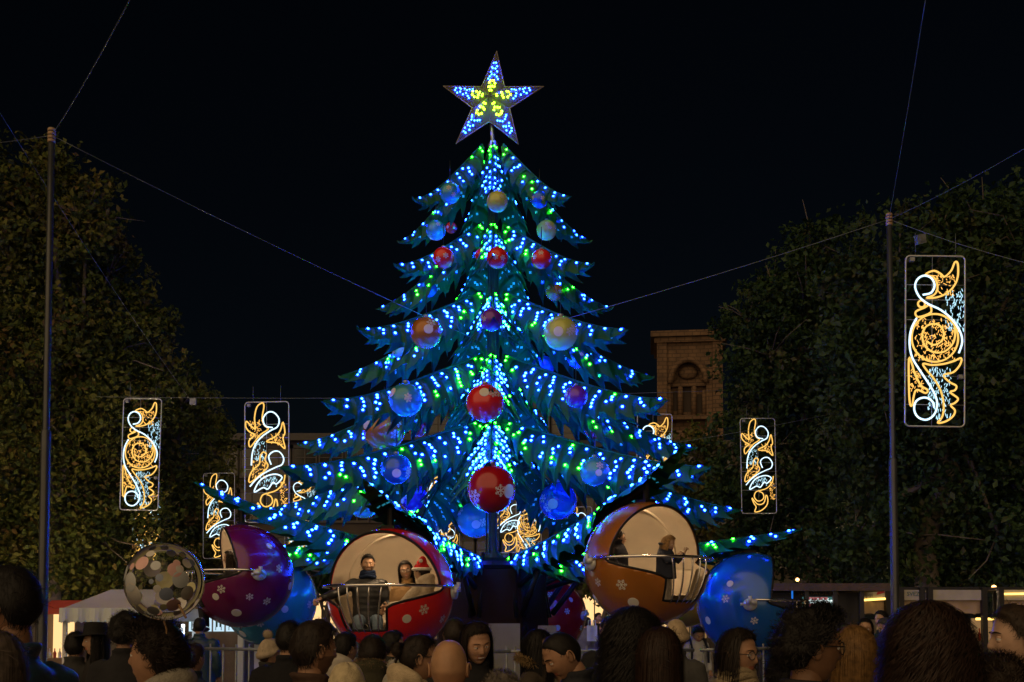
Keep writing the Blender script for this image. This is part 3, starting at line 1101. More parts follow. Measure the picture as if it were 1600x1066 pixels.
# ------------------------------------------------------------------ real trees
def foliage_mat(name, cols, scale=1.2):
    m = bpy.data.materials.new(name)
    m.use_nodes = True
    nt = m.node_tree
    b = nt.nodes["Principled BSDF"]
    at = nt.nodes.new("ShaderNodeAttribute")
    at.attribute_name = "tint"
    r = nt.nodes.new("ShaderNodeValToRGB")
    for i, c in enumerate(cols):
        pos = i / (len(cols) - 1)
        e = r.color_ramp.elements[0] if i == 0 else (r.color_ramp.elements[len(r.color_ramp.elements) - 1] if i == len(cols) - 1 else r.color_ramp.elements.new(pos))
        e.position = pos
        e.color = (*c, 1)
    nt.links.new(at.outputs["Fac"], r.inputs[0])
    nt.links.new(r.outputs[0], b.inputs["Base Color"])
    b.inputs["Roughness"].default_value = .55
    b.inputs["Specular IOR Level"].default_value = .12
    return m
M['fol_autumn'] = foliage_mat("autumn_foliage", [(.014, .024, .006), (.042, .058, .011), (.085, .088, .016), (.10, .065, .022)])
M['fol_green'] = foliage_mat("green_foliage", [(.008, .018, .007), (.018, .040, .013), (.036, .062, .018), (.05, .048, .022)])
M['bark'] = new_mat("bark", (.07, .06, .05), .85, col2=(.12, .10, .08), vscale=8, bump=.6, bscale=18)

LAMPS = [P(60, 925, 24.5), P(250, 905, 27), P(1246, 906, 30.5), P(1553, 918, 23.6), P(1432, 926, 23.8), P(962, 972, 36)]
def leaf_cloud(blobs, dens, size, seed, loc=(0, 0, 0)):
    """blobs: (centre, radius); many bent leaf quads through the crown"""
    r = np.random.default_rng(seed)
    C, N, T = [], [], []
    for (c, rad) in blobs:
        n = int(1.55 * dens * rad * rad)
        # twig clusters on an uneven shell
        k = max(6, n // 44)
        d = r.normal(size=(k, 3))
        d /= np.linalg.norm(d, axis=1)[:, None]
        rr = rad * (0.35 + .80 * r.random(k) ** .75)
        cl = np.array(c) + d * rr[:, None] * np.array([1.0, .85, 1.0])
        tint = np.clip(r.normal(.42, .24, k), 0, 1)
        idx = r.integers(0, k, n)
        p = cl[idx] + r.normal(size=(n, 3)) * (.10 + .075 * rad)
        C.append(p)
        T.append(np.clip(tint[idx] + r.normal(0, .12, n), 0, 1))
    C = np.concatenate(C)
    T = np.concatenate(T)
    n = len(C)
    nrm = r.normal(size=(n, 3)) + np.array([0, -.35, .45])
    nrm /= np.linalg.norm(nrm, axis=1)[:, None]
    a = np.cross(nrm, r.normal(size=(n, 3)))
    a /= np.linalg.norm(a, axis=1)[:, None]
    b = np.cross(nrm, a)
    s = size * .92 * (.6 + .8 * r.random(n))[:, None]
    keep = np.ones(n, bool)
    for q in LAMPS:
        keep &= np.linalg.norm(C + np.array(loc) - np.array(q), axis=1) > 1.5
    C, T, nrm, a, b, s, n = C[keep], T[keep], nrm[keep], a[keep], b[keep], s[keep], int(keep.sum())
    # five-point leaf: stem, two shoulders, tip, fold
    v0 = C - a * s * .55
    v1 = C + b * s * .34 + nrm * s * .12
    v2 = C + a * s * .6 - nrm * s * .08
    v3 = C - b * s * .34 + nrm * s * .12
    V = np.stack([v0, v1, v2, v3], 1).reshape(-1, 3)
    base = np.arange(n) * 4
    Fc = np.concatenate([np.stack([base, base + 1, base + 2], 1), np.stack([base, base + 2, base + 3], 1)])
    return V, Fc, np.repeat(T, 4)

def make_tree(name, label, Y, blobs_px, trunk_px, matk, dens, size, seed, trunk_r=.26, group=None):
    rd = random.Random(seed)
    blobs = []
    for (px, py, rp) in blobs_px:
        yy = Y + rd.uniform(-1.0, 1.0)
        blobs.append((P(px, py, yy), rp * yy / F))
    base = P(trunk_px, 965, Y)
    loc = Vector((base.x, Y, 0))
    t = thing(name, loc, label, "tree", group=group)
    V, Fc, T = leaf_cloud([(tuple(c - loc), r) for c, r in blobs], dens, size, seed, tuple(loc))
    me = bpy.data.meshes.new("crown")
    me.vertices.add(len(V))
    me.vertices.foreach_set("co", V.ravel())
    me.loops.add(len(Fc) * 3)
    me.loops.foreach_set("vertex_index", Fc.ravel().astype(np.int32))
    me.polygons.add(len(Fc))
    me.polygons.foreach_set("loop_start", np.arange(len(Fc), dtype=np.int32) * 3)
    me.update(calc_edges=True)
    at = me.attributes.new("tint", 'FLOAT', 'POINT')
    at.data.foreach_set("value", T.astype(np.float32))
    me.materials.append(M[matk])
    crown = link("crown", me, t)
    lo = min(c.z - r for c, r in blobs)
    hi = max(c.z for c, r in blobs)
    top = Vector((0, 0, hi - 1.0))
    tr = MB()
    pts = [Vector((rd.uniform(-.1, .1) * i, rd.uniform(-.1, .1) * i, hi * .75 * i / 5)) for i in range(6)]
    tr.tube(pts, [trunk_r * (1.15, .95, .85, .7, .5, .3)[i] for i in range(6)], 10)
    tr.obj("trunk", M['bark'], t)
    lm_ = MB()
    for c, r in blobs:
        q = c - loc
        k = rd.choice((2, 3, 4, 5))
        s = pts[k]
        mid_ = s.lerp(q, .5) + Vector((rd.uniform(-.3, .3), rd.uniform(-.3, .3), .3))
        lm_.tube([s, mid_, q], [trunk_r * .4, trunk_r * .24, .03], 6)
        for _ in range(5):
            e = q + Vector((rd.gauss(0, 1), rd.gauss(0, 1), rd.gauss(.3, 1))) * (r * .55)
            lm_.tube([q.lerp(mid_, .2), q.lerp(e, .5) + Vector((0, 0, .1)), e], [.035, .022, .008], 4)
    lm_.obj("limbs", M['bark'], t)
    return t

make_tree("plane_tree", "tall autumn plane tree rising behind the tent-side pole", 30.5,
          [(-20, 300, 105), (60, 330, 105), (135, 345, 70), (30, 450, 130), (130, 450, 90), (180, 400, 45), (60, 590, 150), (170, 560, 95), (215, 500, 50), (20, 740, 150), (130, 720, 120), (50, 860, 120), (150, 850, 110), (225, 600, 60)],
          75, 'fol_autumn', 620, .17, 41, .32, "plane trees round the square")
make_tree("plane_tree", "rounded autumn plane tree spreading over the white market tent", 36,
          [(240, 640, 75), (285, 620, 45), (270, 720, 80), (230, 790, 90), (290, 800, 70), (300, 870, 70), (230, 880, 80)], 262, 'fol_autumn', 560, .18, 42, .26, "plane trees round the square")
make_tree("plane_tree", "slimmer autumn tree behind the purple cabin's scroll panel", 43,
          [(318, 650, 34), (330, 690, 40), (322, 760, 45), (335, 830, 50), (330, 890, 45), (365, 880, 40)], 335, 'fol_autumn', 520, .2, 43, .2, "plane trees round the square")
make_tree("plane_tree", "broad dark green plane tree over the cream awnings beside the big light panel", 28,
          [(1400, 400, 75), (1475, 345, 55), (1540, 380, 90), (1620, 360, 90), (1360, 480, 85), (1450, 470, 110), (1560, 500, 130), (1370, 600, 105), (1480, 610, 120), (1590, 640, 120), (1380, 730, 105), (1490, 740, 120), (1590, 770, 110), (1395, 840, 85), (1480, 850, 80), (1570, 860, 85), (1340, 850, 60), (1440, 895, 45), (1530, 895, 50)],
          1458, 'fol_green', 600, .17, 44, .33, "plane trees round the square")
make_tree("plane_tree", "tall grey-green tree behind the smaller scroll panel and dark kiosk", 37,
          [(1270, 385, 50), (1320, 430, 60), (1210, 460, 65), (1260, 480, 80), (1165, 500, 40), (1200, 560, 75), (1290, 560, 95), (1175, 640, 60), (1260, 660, 100), (1330, 640, 80), (1150, 730, 60), (1220, 770, 90), (1310, 760, 90), (1180, 850, 75), (1270, 860, 85), (1340, 850, 60)],
          1262, 'fol_green', 540, .19, 45, .3, "plane trees round the square")
make_tree("plane_tree", "low russet tree below the sandstone tower", 46,
          [(1090, 700, 42), (1060, 760, 50), (1120, 770, 55), (1080, 840, 60), (1130, 870, 60), (1040, 880, 45)], 1090, 'fol_autumn', 480, .21, 46, .22, "plane trees round the square")
make_tree("plane_tree", "golden lit street tree behind the golden cabin", 40,
          [(900, 880, 30), (935, 895, 36), (975, 905, 38), (1000, 880, 36)], 950, 'fol_autumn', 520, .19, 47, .16, "plane trees round the square")
make_tree("plane_tree", "dark low tree between the light blue cabin and the red cabin", 40,
          [(505, 900, 36), (545, 890, 36), (520, 930, 28), (480, 890, 30)], 520, 'fol_green', 520, .19, 48, .16, "plane trees round the square")

# ------------------------------------------------------------------ sandstone bell tower
M['sandstone'] = new_mat("sandstone", (.10, .058, .032), .85, col2=(.17, .10, .054), vscale=.9, bump=.6, bscale=1.1)
def add_courses(m, scale, dark):
    nt = m.node_tree
    b = nt.nodes["Principled BSDF"]
    src = b.inputs["Base Color"].links[0].from_socket
    tc = nt.nodes.new("ShaderNodeTexCoord")
    sp = nt.nodes.new("ShaderNodeSeparateXYZ")
    ad = nt.nodes.new("ShaderNodeMath")
    cb_ = nt.nodes.new("ShaderNodeCombineXYZ")
    nt.links.new(tc.outputs["Object"], sp.inputs[0])
    nt.links.new(sp.outputs[0], ad.inputs[0])
    nt.links.new(sp.outputs[1], ad.inputs[1])
    nt.links.new(ad.outputs[0], cb_.inputs[0])
    nt.links.new(sp.outputs[2], cb_.inputs[1])
    br = nt.nodes.new("ShaderNodeTexBrick")
    br.inputs["Scale"].default_value = scale
    br.inputs["Mortar Size"].default_value = .03
    br.inputs["Color1"].default_value = (1, 1, 1, 1)
    br.inputs["Color2"].default_value = (.72, .70, .68, 1)
    br.inputs["Mortar"].default_value = (dark, dark, dark, 1)
    nt.links.new(cb_.outputs[0], br.inputs["Vector"])
    mx = nt.nodes.new("ShaderNodeMixRGB")
    mx.blend_type = 'MULTIPLY'
    mx.inputs[0].default_value = 1.0
    nt.links.new(src, mx.inputs[1])
    nt.links.new(br.outputs[0], mx.inputs[2])
    nt.links.new(mx.outputs[0], b.inputs["Base Color"])
add_courses(M['sandstone'], .55, .45)
M['tower_dark'] = new_mat("belfry_dark", (.03, .02, .015), .9, var=.1)
YT = 130.0
p0, p1 = P(1030, 690, YT), P(1122, 535, YT)
tw = thing("bell_tower", ((p0.x + p1.x) / 2, YT, 0), "old sandstone bell tower with a tall arched belfry niche rising beyond the trees", "tower", rz=R_(-7))
W2 = (p1.x - p0.x) / 2
ZT = p1.z
def zt(py): return P(1076, py, YT).z
def xt(px): return P(px, 600, YT).x - (p0.x + p1.x) / 2
# front wall with an arched niche: strip mesh round the arch
mb = MB()
ax0, ax1, az0, azs = xt(1047), xt(1101), zt(680), zt(608)
acx, arx = (ax0 + ax1) / 2, (ax1 - ax0) / 2
arz = zt(573) - azs
out_pts, in_pts = [], []
N_ = 20
path_in = [(ax0, az0)] + [(acx - arx * math.cos(PI * k / N_), azs + arz * math.sin(PI * k / N_)) for k in range(N_ + 1)] + [(ax1, az0)]
path_out = [(-W2, az0)] + [(-W2 + 2 * W2 * k / N_, ZT) if 0 < k < N_ else ((-W2, azs + .6) if k == 0 else (W2, azs + .6)) for k in range(N_ + 1)] + [(W2, az0)]
for k in range(len(path_in) - 1):
    a, b, c, d = path_in[k], path_in[k + 1], path_out[k + 1], path_out[k]
    mb.add([(q[0], -W2, q[1]) for q in (a, b, c, d)], [(0, 3, 2, 1)])
    mb.add([(a[0], -W2, a[1]), (b[0], -W2, b[1]), (b[0], -W2 + 1.0, b[1]), (a[0], -W2 + 1.0, a[1])], [(0, 1, 2, 3)])
mb.add([(-W2, -W2, azs + .6), (-W2, -W2, ZT), (-W2 + 2 * W2 / N_, -W2, ZT)], [(0, 1, 2)])
mb.add([(W2, -W2, azs + .6), (W2, -W2, ZT), (W2 - 2 * W2 / N_, -W2, ZT)], [(0, 2, 1)])
mb.box(-W2, W2, -W2, W2, 0, az0)
mb.box(-W2, W2, -W2 + 1.0, W2, az0, ZT)
mb.obj("wall", M['sandstone'], tw, smooth=False)
mb = MB()
mb.box(-W2 - .5, W2 + .5, -W2 - .5, W2 + .5, ZT - .9, ZT - .3).box(-W2 - .9, W2 + .9, -W2 - .9, W2 + .9, ZT - .3, ZT + .35)
mb.obj("cornice", M['sandstone'], tw, smooth=False)
for x in (-W2 + .35, W2 - .35):
    MB().box(x - .55, x + .55, -W2 - .3, -W2 + .1, az0 - 2, ZT - .9).obj("pilaster", M['sandstone'], tw, smooth=False)
mb = MB()
mb.tube([(q[0] * 1.0, -W2 - .05, q[1]) for q in path_in[1:-1]], .35, 6)
mb.obj("arch_moulding", M['sandstone'], tw)
for (xa, xb, ya, yb) in ((1050, 1058, 648, 622), (1066, 1079, 650, 612), (1086, 1096, 652, 628)):
    mb = MB()
    xm, rw = (xt(xa) + xt(xb)) / 2, (xt(xb) - xt(xa)) / 2
    pts = [(xm - rw, zt(ya)), (xm + rw, zt(ya))] + [(xm + rw * math.cos(PI * k / 8), zt(yb) + rw * math.sin(PI * k / 8)) for k in range(9)]
    mb.add([(x, -W2 + .97, z) for x, z in pts], [tuple(range(len(pts)))])
    mb.obj("opening", M['tower_dark'], tw, smooth=False)
for px in (1047, 1062, 1082.5, 1099):
    MB().tube([(xt(px), -W2 + .7, zt(656)), (xt(px), -W2 + .7, zt(612 if px in (1062, 1082.5) else 618))], .32, 8).obj("column", M['sandstone'], tw)
MB().box(ax0, ax1, -W2 + .4, -W2 + 1.0, zt(612), zt(608)).obj("ledge", M['sandstone'], tw, smooth=False)
MB().box(ax0 - .3, ax1 + .3, -W2 - .4, -W2 + 1.0, zt(664), zt(658)).obj("ledge", M['sandstone'], tw, smooth=False)
mb = MB()
mb.ball((acx, -W2 + .8, zt(590)), (1.1, .4, .8), 14, 8).ball((acx - 1.9, -W2 + .9, zt(596)), (.7, .3, .6), 12, 8).ball((acx + 1.9, -W2 + .9, zt(596)), (.7, .3, .6), 12, 8)
mb.obj("carving", M['sandstone'], tw)

# ------------------------------------------------------------------ dark stone houses behind
M['plaster'] = new_mat("dark_plaster", (.04, .032, .026), .85, col2=(.06, .048, .036), vscale=.7, bump=.2, bscale=5)
M['win_frame'] = new_mat("window_frame", (.045, .04, .034), .6, var=.1)
M['pane'] = new_mat("window_pane", (.012, .013, .016), .12, spec=.6)
M['shop_lit'] = emit_mat("shop_light", (1.0, .62, .26), 1.3)
M['shop_dim'] = emit_mat("shop_light_dim", (1.0, .55, .22), .25)
def house(px0, px1, pyt, Y, floors, cols, label, seed):
    a, b = P(px0, 965, Y), P(px1, 965, Y)
    H = P(px0, pyt, Y).z
    t = thing("stone_house", ((a.x + b.x) / 2, Y, 0), label, "building")
    w = (b.x - a.x) / 2
    rd = random.Random(seed)
    MB().box(-w, w, 0, 10, 0, H).obj("wall", M['plaster'], t, smooth=False)
    MB().box(-w - .3, w + .3, -.45, 10.2, H, H + .35).obj("cornice", M['win_frame'], t, smooth=False)
    MB().box(-w, w, -.2, .001, 3.5, 3.75).obj("string_course", M['win_frame'], t, smooth=False)
    fh = (H - 3.8) / floors
    for f in range(floors):
        for c in range(cols):
            x = -w + (c + .5) * 2 * w / cols
            z = 3.9 + f * fh + fh * .18
            ww, wh = .55, fh * .62
            wo = MB()
            wo.box(x - ww - .14, x + ww + .14, -.10, -.002, z - .12, z).box(x - ww - .14, x - ww, -.07, -.002, z, z + wh).box(x + ww, x + ww + .14, -.07, -.002, z, z + wh).box(x - ww - .2, x + ww + .2, -.12, -.002, z + wh, z + wh + .16)
            wo = wo.obj("window", M['win_frame'], t, smooth=False)
            MB().box(x - ww, x + ww, -.02, -.004, z, z + wh).obj("pane", M['pane'], wo, smooth=False)
            g_ = MB().box(x - .03, x + .03, -.045, -.02, z, z + wh)
            for q in (1, 2):
                g_.box(x - ww, x - .03, -.04, -.021, z + wh * q / 3 - .02, z + wh * q / 3 + .02).box(x + .03, x + ww, -.04, -.021, z + wh * q / 3 - .02, z + wh * q / 3 + .02)
            g_.obj("glazing_bar", M['win_frame'], wo, smooth=False)
    for c in range(cols):
        x = -w + (c + .5) * 2 * w / cols
        s_ = MB().box(x - .9, x + .9, -.05, -.004, .6, 2.9).obj("shop_window", M['shop_lit'] if rd.random() < .55 else M['shop_dim'], t, smooth=False)
        MB().box(x - 1.0, x - .9, -.12, -.004, 0, 3.0).box(x + .9, x + 1.0, -.12, -.004, 0, 3.0).box(x - 1.0, x + 1.0, -.14, -.004, 2.9, 3.1).box(x - .03, x + .03, -.08, -.05, .6, 2.9).obj("shop_frame", M['win_frame'], s_, smooth=False)
    return t
house(330, 660, 690, 56, 3, 8, "dark stone house behind the purple and red cabins", 1)
house(664, 900, 640, 58, 4, 6, "taller dark house with paned windows directly behind the ride mast", 2)
house(904, 1300, 700, 60, 3, 8, "dark house with lit shops behind the golden cabin", 3)

# ------------------------------------------------------------------ market stalls and kiosks
M['tent'] = new_mat("tent_canvas", (.42, .40, .36), .7, var=.1, vscale=2, bump=.2, bscale=6)
M['tent_blue'] = new_mat("tent_valance", (.50, .56, .60), .6, var=.08, vscale=3)
M['white_post'] = new_mat("white_post", (.6, .6, .6), .5)
M['stall_light'] = emit_mat("stall_tube", (.75, .9, 1.0), 7)
M['warm_tube'] = emit_mat("warm_tube", (1.0, .60, .13), 3.0)
M['warm_glow'] = emit_mat("warm_bulb", (1.0, .62, .26), 9)
M['plank'] = new_mat("plank", (.12, .08, .05), .7, col2=(.17, .11, .07), vscale=4, bump=.3)
M['red_cloth'] = new_mat("red_awning", (.40, .05, .02), .7, var=.1)
M['black'] = new_mat("black_paint", (.012, .012, .013), .5, var=.2)
# white market tent
Yt_ = 17.5
a, b = P(106, 950, Yt_), P(226, 950, Yt_)
tn = thing("market_tent", ((a.x + b.x) / 2, Yt_, 0), "white market tent with a scalloped pale blue valance under the autumn trees", "tent")
w = (b.x - a.x) / 2 + .12
ze, zp = P(106, 952, Yt_).z, P(150, 921, Yt_ + 1.2).z
mb = MB()
v = [(-w, 0, ze), (w, 0, ze), (w, 2.6, ze), (-w, 2.6, ze), (-w * .55, 1.3, zp), (w * .55, 1.3, zp)]
mb.add(v, [(0, 1, 5, 4), (1, 2, 5), (2, 3, 4, 5), (3, 0, 4)])
r_ = mb.obj("roof", M['tent'], tn, smooth=False)
mb = MB()
n = 28
rows = [[], []]
for k in range(n + 1):
    x = -w + 2 * w * k / n
    rows[0].append((x, -.03 - .015 * math.sin(k * 1.3), ze + .02))
    rows[1].append((x, -.05 - .03 * math.sin(k * 1.3), ze - .17 - (.05 if k % 2 else 0)))
mb.grid(rows)
for s_ in (-w, w):
    mb.add([(s_, -.03, ze + .02), (s_, 2.6, ze + .02), (s_, 2.6, ze - .2), (s_, -.05, ze - .2)], [(0, 1, 2, 3)])
mb.obj("valance", M['tent_blue'], tn, smooth=False)
for x in (-w + .06, w - .06):
    for y in (.06, 2.54):
        MB().box(x - .03, x + .03, y - .03, y + .03, 0, ze).obj("post", M['white_post'], tn, smooth=False)
for x, wd in ((-.42, .05), (-.1, .05), (.25, .05), (.52, .05)):
    MB().box(x - wd / 2, x + wd / 2, 2.3, 2.34, .9, ze - .25).obj("light_tube", M['stall_light'], tn, smooth=False)
for k, x in enumerate((-.27, .08, .4)):
    MB().box(x - .13, x + .13, 2.36, 2.4, 1.0, ze - .3).obj("poster", new_mat("poster_print", (.25, .12, .10) if k != 1 else (.2, .18, .16), .6, col2=(.4, .33, .28), vscale=14), tn, smooth=False)
MB().box(-w + .1, w - .1, .2, .7, .86, .93).box(-w + .12, w - .12, .22, .68, .0, .86).obj("counter", M['plank'], tn, smooth=False)
# small red roofed kiosk
Yk = 22
c = P(92, 965, Yk)
k1 = thing("kiosk", (c.x, Yk, 0), "small lit kiosk with a red awning beside the white market tent", "kiosk")
zk = P(92, 952, Yk).z
MB().add([(-.35, -.1, zk), (.35, -.1, zk), (.35, .5, zk + .18), (-.35, .5, zk + .18), (-.35, -.1, zk - .1), (.35, -.1, zk - .1)], [(0, 1, 2, 3), (4, 5, 1, 0)]).obj("awning", M['red_cloth'], k1, smooth=False)
MB().box(-.33, .33, .5, .54, .9, zk + .1).obj("lit_back", M['shop_lit'], k1, smooth=False)
MB().box(-.35, .35, .0, .5, .0, .9).box(-.35, -.31, 0, .5, .9, zk).box(.31, .35, 0, .5, .9, zk).obj("counter", M['plank'], k1, smooth=False)
for k in range(6):
    MB().lathe([(.03, 0), (.035, .1), (.012, .14), (.012, .19)], 8, c=(-.25 + k * .1, .2, .9)).obj("bottle", M['red_cloth'] if k % 2 else M['white_post'], k1)
# bright screens booth under the purple cabin
Yb = 20.5
a, b = P(296, 965, Yb), P(372, 965, Yb)
bo = thing("ticket_booth", ((a.x + b.x) / 2, Yb, 0), "ticket booth with bright white posters below the purple cabin", "booth")
w = (b.x - a.x) / 2
M['screen'] = emit_mat("poster_screen", (.62, .86, 1.0), .95)
M['screen_ink'] = new_mat("poster_ink", (.01, .09, .09), .6)
MB().box(-w, w, 0, 1.6, 0, 2.3).obj("wall", M['plank'], bo, smooth=False)
zlo = P(300, 985, Yb).z
zhi = P(300, 958, Yb).z
for (xa, xb) in ((0, .22), (.26, .46), (.5, .72), (.76, 1)):
    x0, x1 = -w + 2 * w * xa, -w + 2 * w * xb
    s_ = MB().box(x0, x1, -.03, -.004, zlo - .02, zhi).obj("lit_poster", M['screen'], bo, smooth=False)
    m_ = MB()
    cx = (x0 + x1) / 2
    for q in (-1, 1):
        m_.box(cx + q * .035 - .018, cx + q * .035 + .018, -.036, -.031, zlo + .06, zlo + .16).ball((cx + q * .035, -.034, zlo + .19), (.018, .003, .02), 8, 6)
        m_.box(cx + q * .05 - .006, cx + q * .05 + .006, -.036, -.031, zlo + .0, zlo + .06)
    m_.obj("print", M['screen_ink'], s_, smooth=False)
MB().box(-w - .1, w + .1, -.25, 1.7, 2.3, 2.38).obj("roof", M['black'], bo, smooth=False)
for x in (w + .12, w + .42):
    MB().box(x - .05, x + .05, -.3, -.2, 0, 2.3).obj("post", M['white_post'], bo, smooth=False)
MB().bar((w + .55, -.25, .4), (w + .7, -.25, 1.6), .04, .04).bar((w + .85, -.25, .4), (w + .7, -.25, 1.6), .04, .04).obj("truss", M['white_post'], bo, smooth=False)

# dark kiosk with lettering
Yk = 21.5
a, b = P(1186, 965, Yk), P(1340, 965, Yk)
kz = P(1250, 916, Yk).z
kk = thing("kiosk", ((a.x + b.x) / 2, Yk, 0), "dark flat-roofed kiosk with a lit teal and pink sign beside the blue cabin", "kiosk")
w = (b.x - a.x) / 2
MB().box(-w, w, 0, 2.2, 0, kz - .12).obj("wall", M['black'], kk, smooth=False)
MB().box(-w - .15, w + .5, -.5, 2.4, kz - .1, kz + .04).obj("roof", new_mat("leafy_roof", (.06, .05, .035), .9, col2=(.11, .07, .04), vscale=9, bump=.6), kk, smooth=False)
for x in (-w + .02, -.15 * w, .42 * w, w - .05):
    MB().box(x - .04, x + .04, -.45, -.37, 0, kz - .1).obj("post", M['black'], kk, smooth=False)
lx = P(1278, 950, Yk).x - (a.x + b.x) / 2
M['gold_letters'] = new_mat("gold_letters", (.16, .09, .04), .5, metal=.3)
me = text_mesh("SUDADERA", .13, 1.25)
me.materials.append(M['gold_letters'])
o = link("lettering", me, kk)
o.location = (lx, -.02, P(1278, 927, Yk).z)
M['teal_sign'] = emit_mat("teal_sign", (.16, .42, .40), .28)
M['pink_sign'] = emit_mat("pink_sign", (.75, .22, .22), .5)
M['white_sign'] = emit_mat("white_sign", (.8, 1.0, .97), 1.6)
sz0, sz1 = P(1278, 985, Yk).z, P(1278, 933, Yk).z
sg_ = MB().box(lx - .30, lx + .30, -.06, -.004, sz0, sz1).obj("lit_sign", M['teal_sign'], kk, smooth=False)
MB().box(lx - .19, lx + .17, -.068, -.061, sz0, sz1 - .005).obj("pink_field", M['pink_sign'], sg_, smooth=False)
me = text_mesh("mieclohón", .125, 1.0, bold=.004)
me.materials.append(M['white_sign'])
o = link("sign_lettering", me, sg_)
o.location = (lx, -.076, P(1278, 939.5, Yk).z)
nd = MB().box(-w + .1, -w + .2, -.05, -.004, P(0, 920, Yk).z - .35, P(0, 920, Yk).z - .12).obj("notice", M['white_post'], kk, smooth=False)
MB().box(lx - .62, lx - .59, -.47, -.455, P(0, 937, Yk).z, P(0, 923, Yk).z).obj("blue_lamp", emit_mat("blue_lamp", (.02, .2, .8), .8), kk, smooth=False)
# cream awning terrace
Ya = 22.5
M['awning'] = new_mat("awning_canvas", (.42, .31, .21), .75, var=.08, vscale=2.5, bump=.25, bscale=5)
M['fascia'] = new_mat("fascia_cloth", (.40, .38, .33), .7, var=.08)
def awning(px0, px1, label, sign, y_tilt=0):
    a, b = P(px0, 965, Ya), P(px1, 965, Ya)
    t = thing("terrace_awning", ((a.x + b.x) / 2, Ya, 0), label, "awning", rz=R_(5))
    w = (b.x - a.x) / 2
    z_f0, z_f1, z_b = P(0, 938, Ya).z, P(0, 922, Ya).z, P(0, 960, Ya).z
    MB().box(-w, w, -.06, 0, z_f0, z_f1).obj("fascia", M['fascia'], t, smooth=False)
    mb = MB()
    rows = [[(-w + 2 * w * k / 12, .0 + .015 * math.sin(k * 2.1), z_f0 - .002) for k in range(13)], [(-w + 2 * w * k / 12, .03 + .03 * math.sin(k * 1.7), (z_f0 + z_b) / 2) for k in range(13)], [(-w + 2 * w * k / 12, .02 + .03 * math.sin(k * 2.3 + 1), z_b) for k in range(13)]]
    mb.grid(rows)
    mb.obj("drop_canvas", M['awning'], t)
    MB().tube([(-w, .02, z_b), (w, .02, z_b)], .02, 6).obj("batten", M['black'], t)
    MB().box(-w, w, 0, 2.4, z_f1, z_f1 + .06).obj("roof", M['black'], t, smooth=False)
    for x in (-w + .04, w - .04):
        MB().box(x - .05, x + .05, -.12, -.02, 0, z_f1 + .05).obj("post", M['black'], t, smooth=False)
    MB().box(-w + .1, w - .1, 1.2, 1.26, z_b - .55, z_b - .08).obj("lit_back_wall", M['shop_dim'], t, smooth=False)
    MB().box(-w + .1, w - .1, 1.0, 1.06, z_b - .12, z_b - .07).obj("ceiling_tube", M['warm_tube'], t, smooth=False)
    for k in range(7):
        x = -w + .2 + (2 * w - .4) * k / 6
        MB().lathe([(.03, 0), (.04, .12), (.014, .18), (.014, .26)], 8, c=(x, 1.1, z_b - .55)).obj("bottle", M['white_post'] if k % 3 else M['red_cloth'], t)
    return t, w, z_f0, z_f1
t, w, z0_, z1_ = awning(1334, 1389, "cream terrace awning with a glowing yellow tube beneath its fascia", True)
MB().tube([(-w + .02, -.09, z0_ - .01), (w - .1, -.09, z0_ + .03)], .022, 8).obj("light_tube", M['warm_tube'], t)
lg = bpy.data.objects.new("logo", None)
COL.objects.link(lg)
lg.parent = t
lg.location = (w - .17, -.064, (z0_ + z1_) / 2)
def disc_seg(f, mat, nm):
    m_ = MB()
    pts = []
    for k in range(33):
        an = 2 * PI * k / 32
        x, z = .095 * math.cos(an), .095 * math.sin(an)
        pts.append((x, z))
    sel = [p for p in pts if f(p)]
    if len(sel) > 2:
        m_.add([(x, 0, z) for x, z in sel], [tuple(range(len(sel)))])
        m_.obj(nm, mat, lg, smooth=False)
disc_seg(lambda p: p[1] > .25 * p[0] + .02, new_mat("logo_red", (.35, .02, .03), .5), "logo_top")
disc_seg(lambda p: p[1] < .25 * p[0] - .045, new_mat("logo_blue", (.02, .04, .16), .5), "logo_bottom")
me = text_mesh("pepsi", .13, 1.0)
me.materials.append(new_mat("fascia_ink", (.16, .16, .17), .6))
o = link("lettering", me, t)
o.location = (w - .48, -.066, (z0_ + z1_) / 2)
t, w, z0_, z1_ = awning(1402, 1442, "cream terrace awning with faint blue lettering behind the slim pole", True)
me = text_mesh("SVEZ", .12, 1.0)
me.materials.append(new_mat("fascia_blue", (.05, .13, .17), .6))
o = link("lettering", me, t)
o.location = (-w + .30, -.066, (z0_ + z1_) / 2 + .02)
awning(1446, 1540, "wide plain cream terrace awning around the dark tree trunk", False)
t, w, z0_, z1_ = awning(1556, 1660, "cream terrace awning lit orange by the young man in profile", False)
MB().tube([(-w + .02, -.09, z0_ + .12), (w - .1, -.09, z0_ + .14)], .02, 8).obj("light_tube", M['warm_tube'], t)

# ------------------------------------------------------------------ lamps glowing under the trees
M['globe'] = emit_mat("lamp_globe", (1.0, .50, .16), 6.0)
def street_lamp(px, py, Y, label, energy, r=.09):
    c = P(px, py, Y)
    t = thing("street_lamp", (c.x, Y, 0), label, "lamp", group="street lamps under the trees")
    MB().lathe([(.07, 0), (.07, .5), (.04, .6), (.035, c.z - r * 1.1)], 12).obj("post", M['black'], t)
    MB().lathe([(.05, c.z - r * 1.25), (.06, c.z - r * .95), (.03, c.z - r * .9)], 12).obj("collar", M['black'], t)
    MB().ball((0, 0, c.z), r, 16, 10).obj("globe", M['globe'], t)
    ld = bpy.data.lights.new("lamp_light", 'POINT')
    ld.energy = energy
    ld.color = (1.0, .70, .34)
    ld.shadow_soft_size = r * 1.02
    lo = bpy.data.objects.new("lamp_light", ld)
    COL.objects.link(lo)
    lo.parent = t
    lo.location = (0, 0, c.z)
    return t
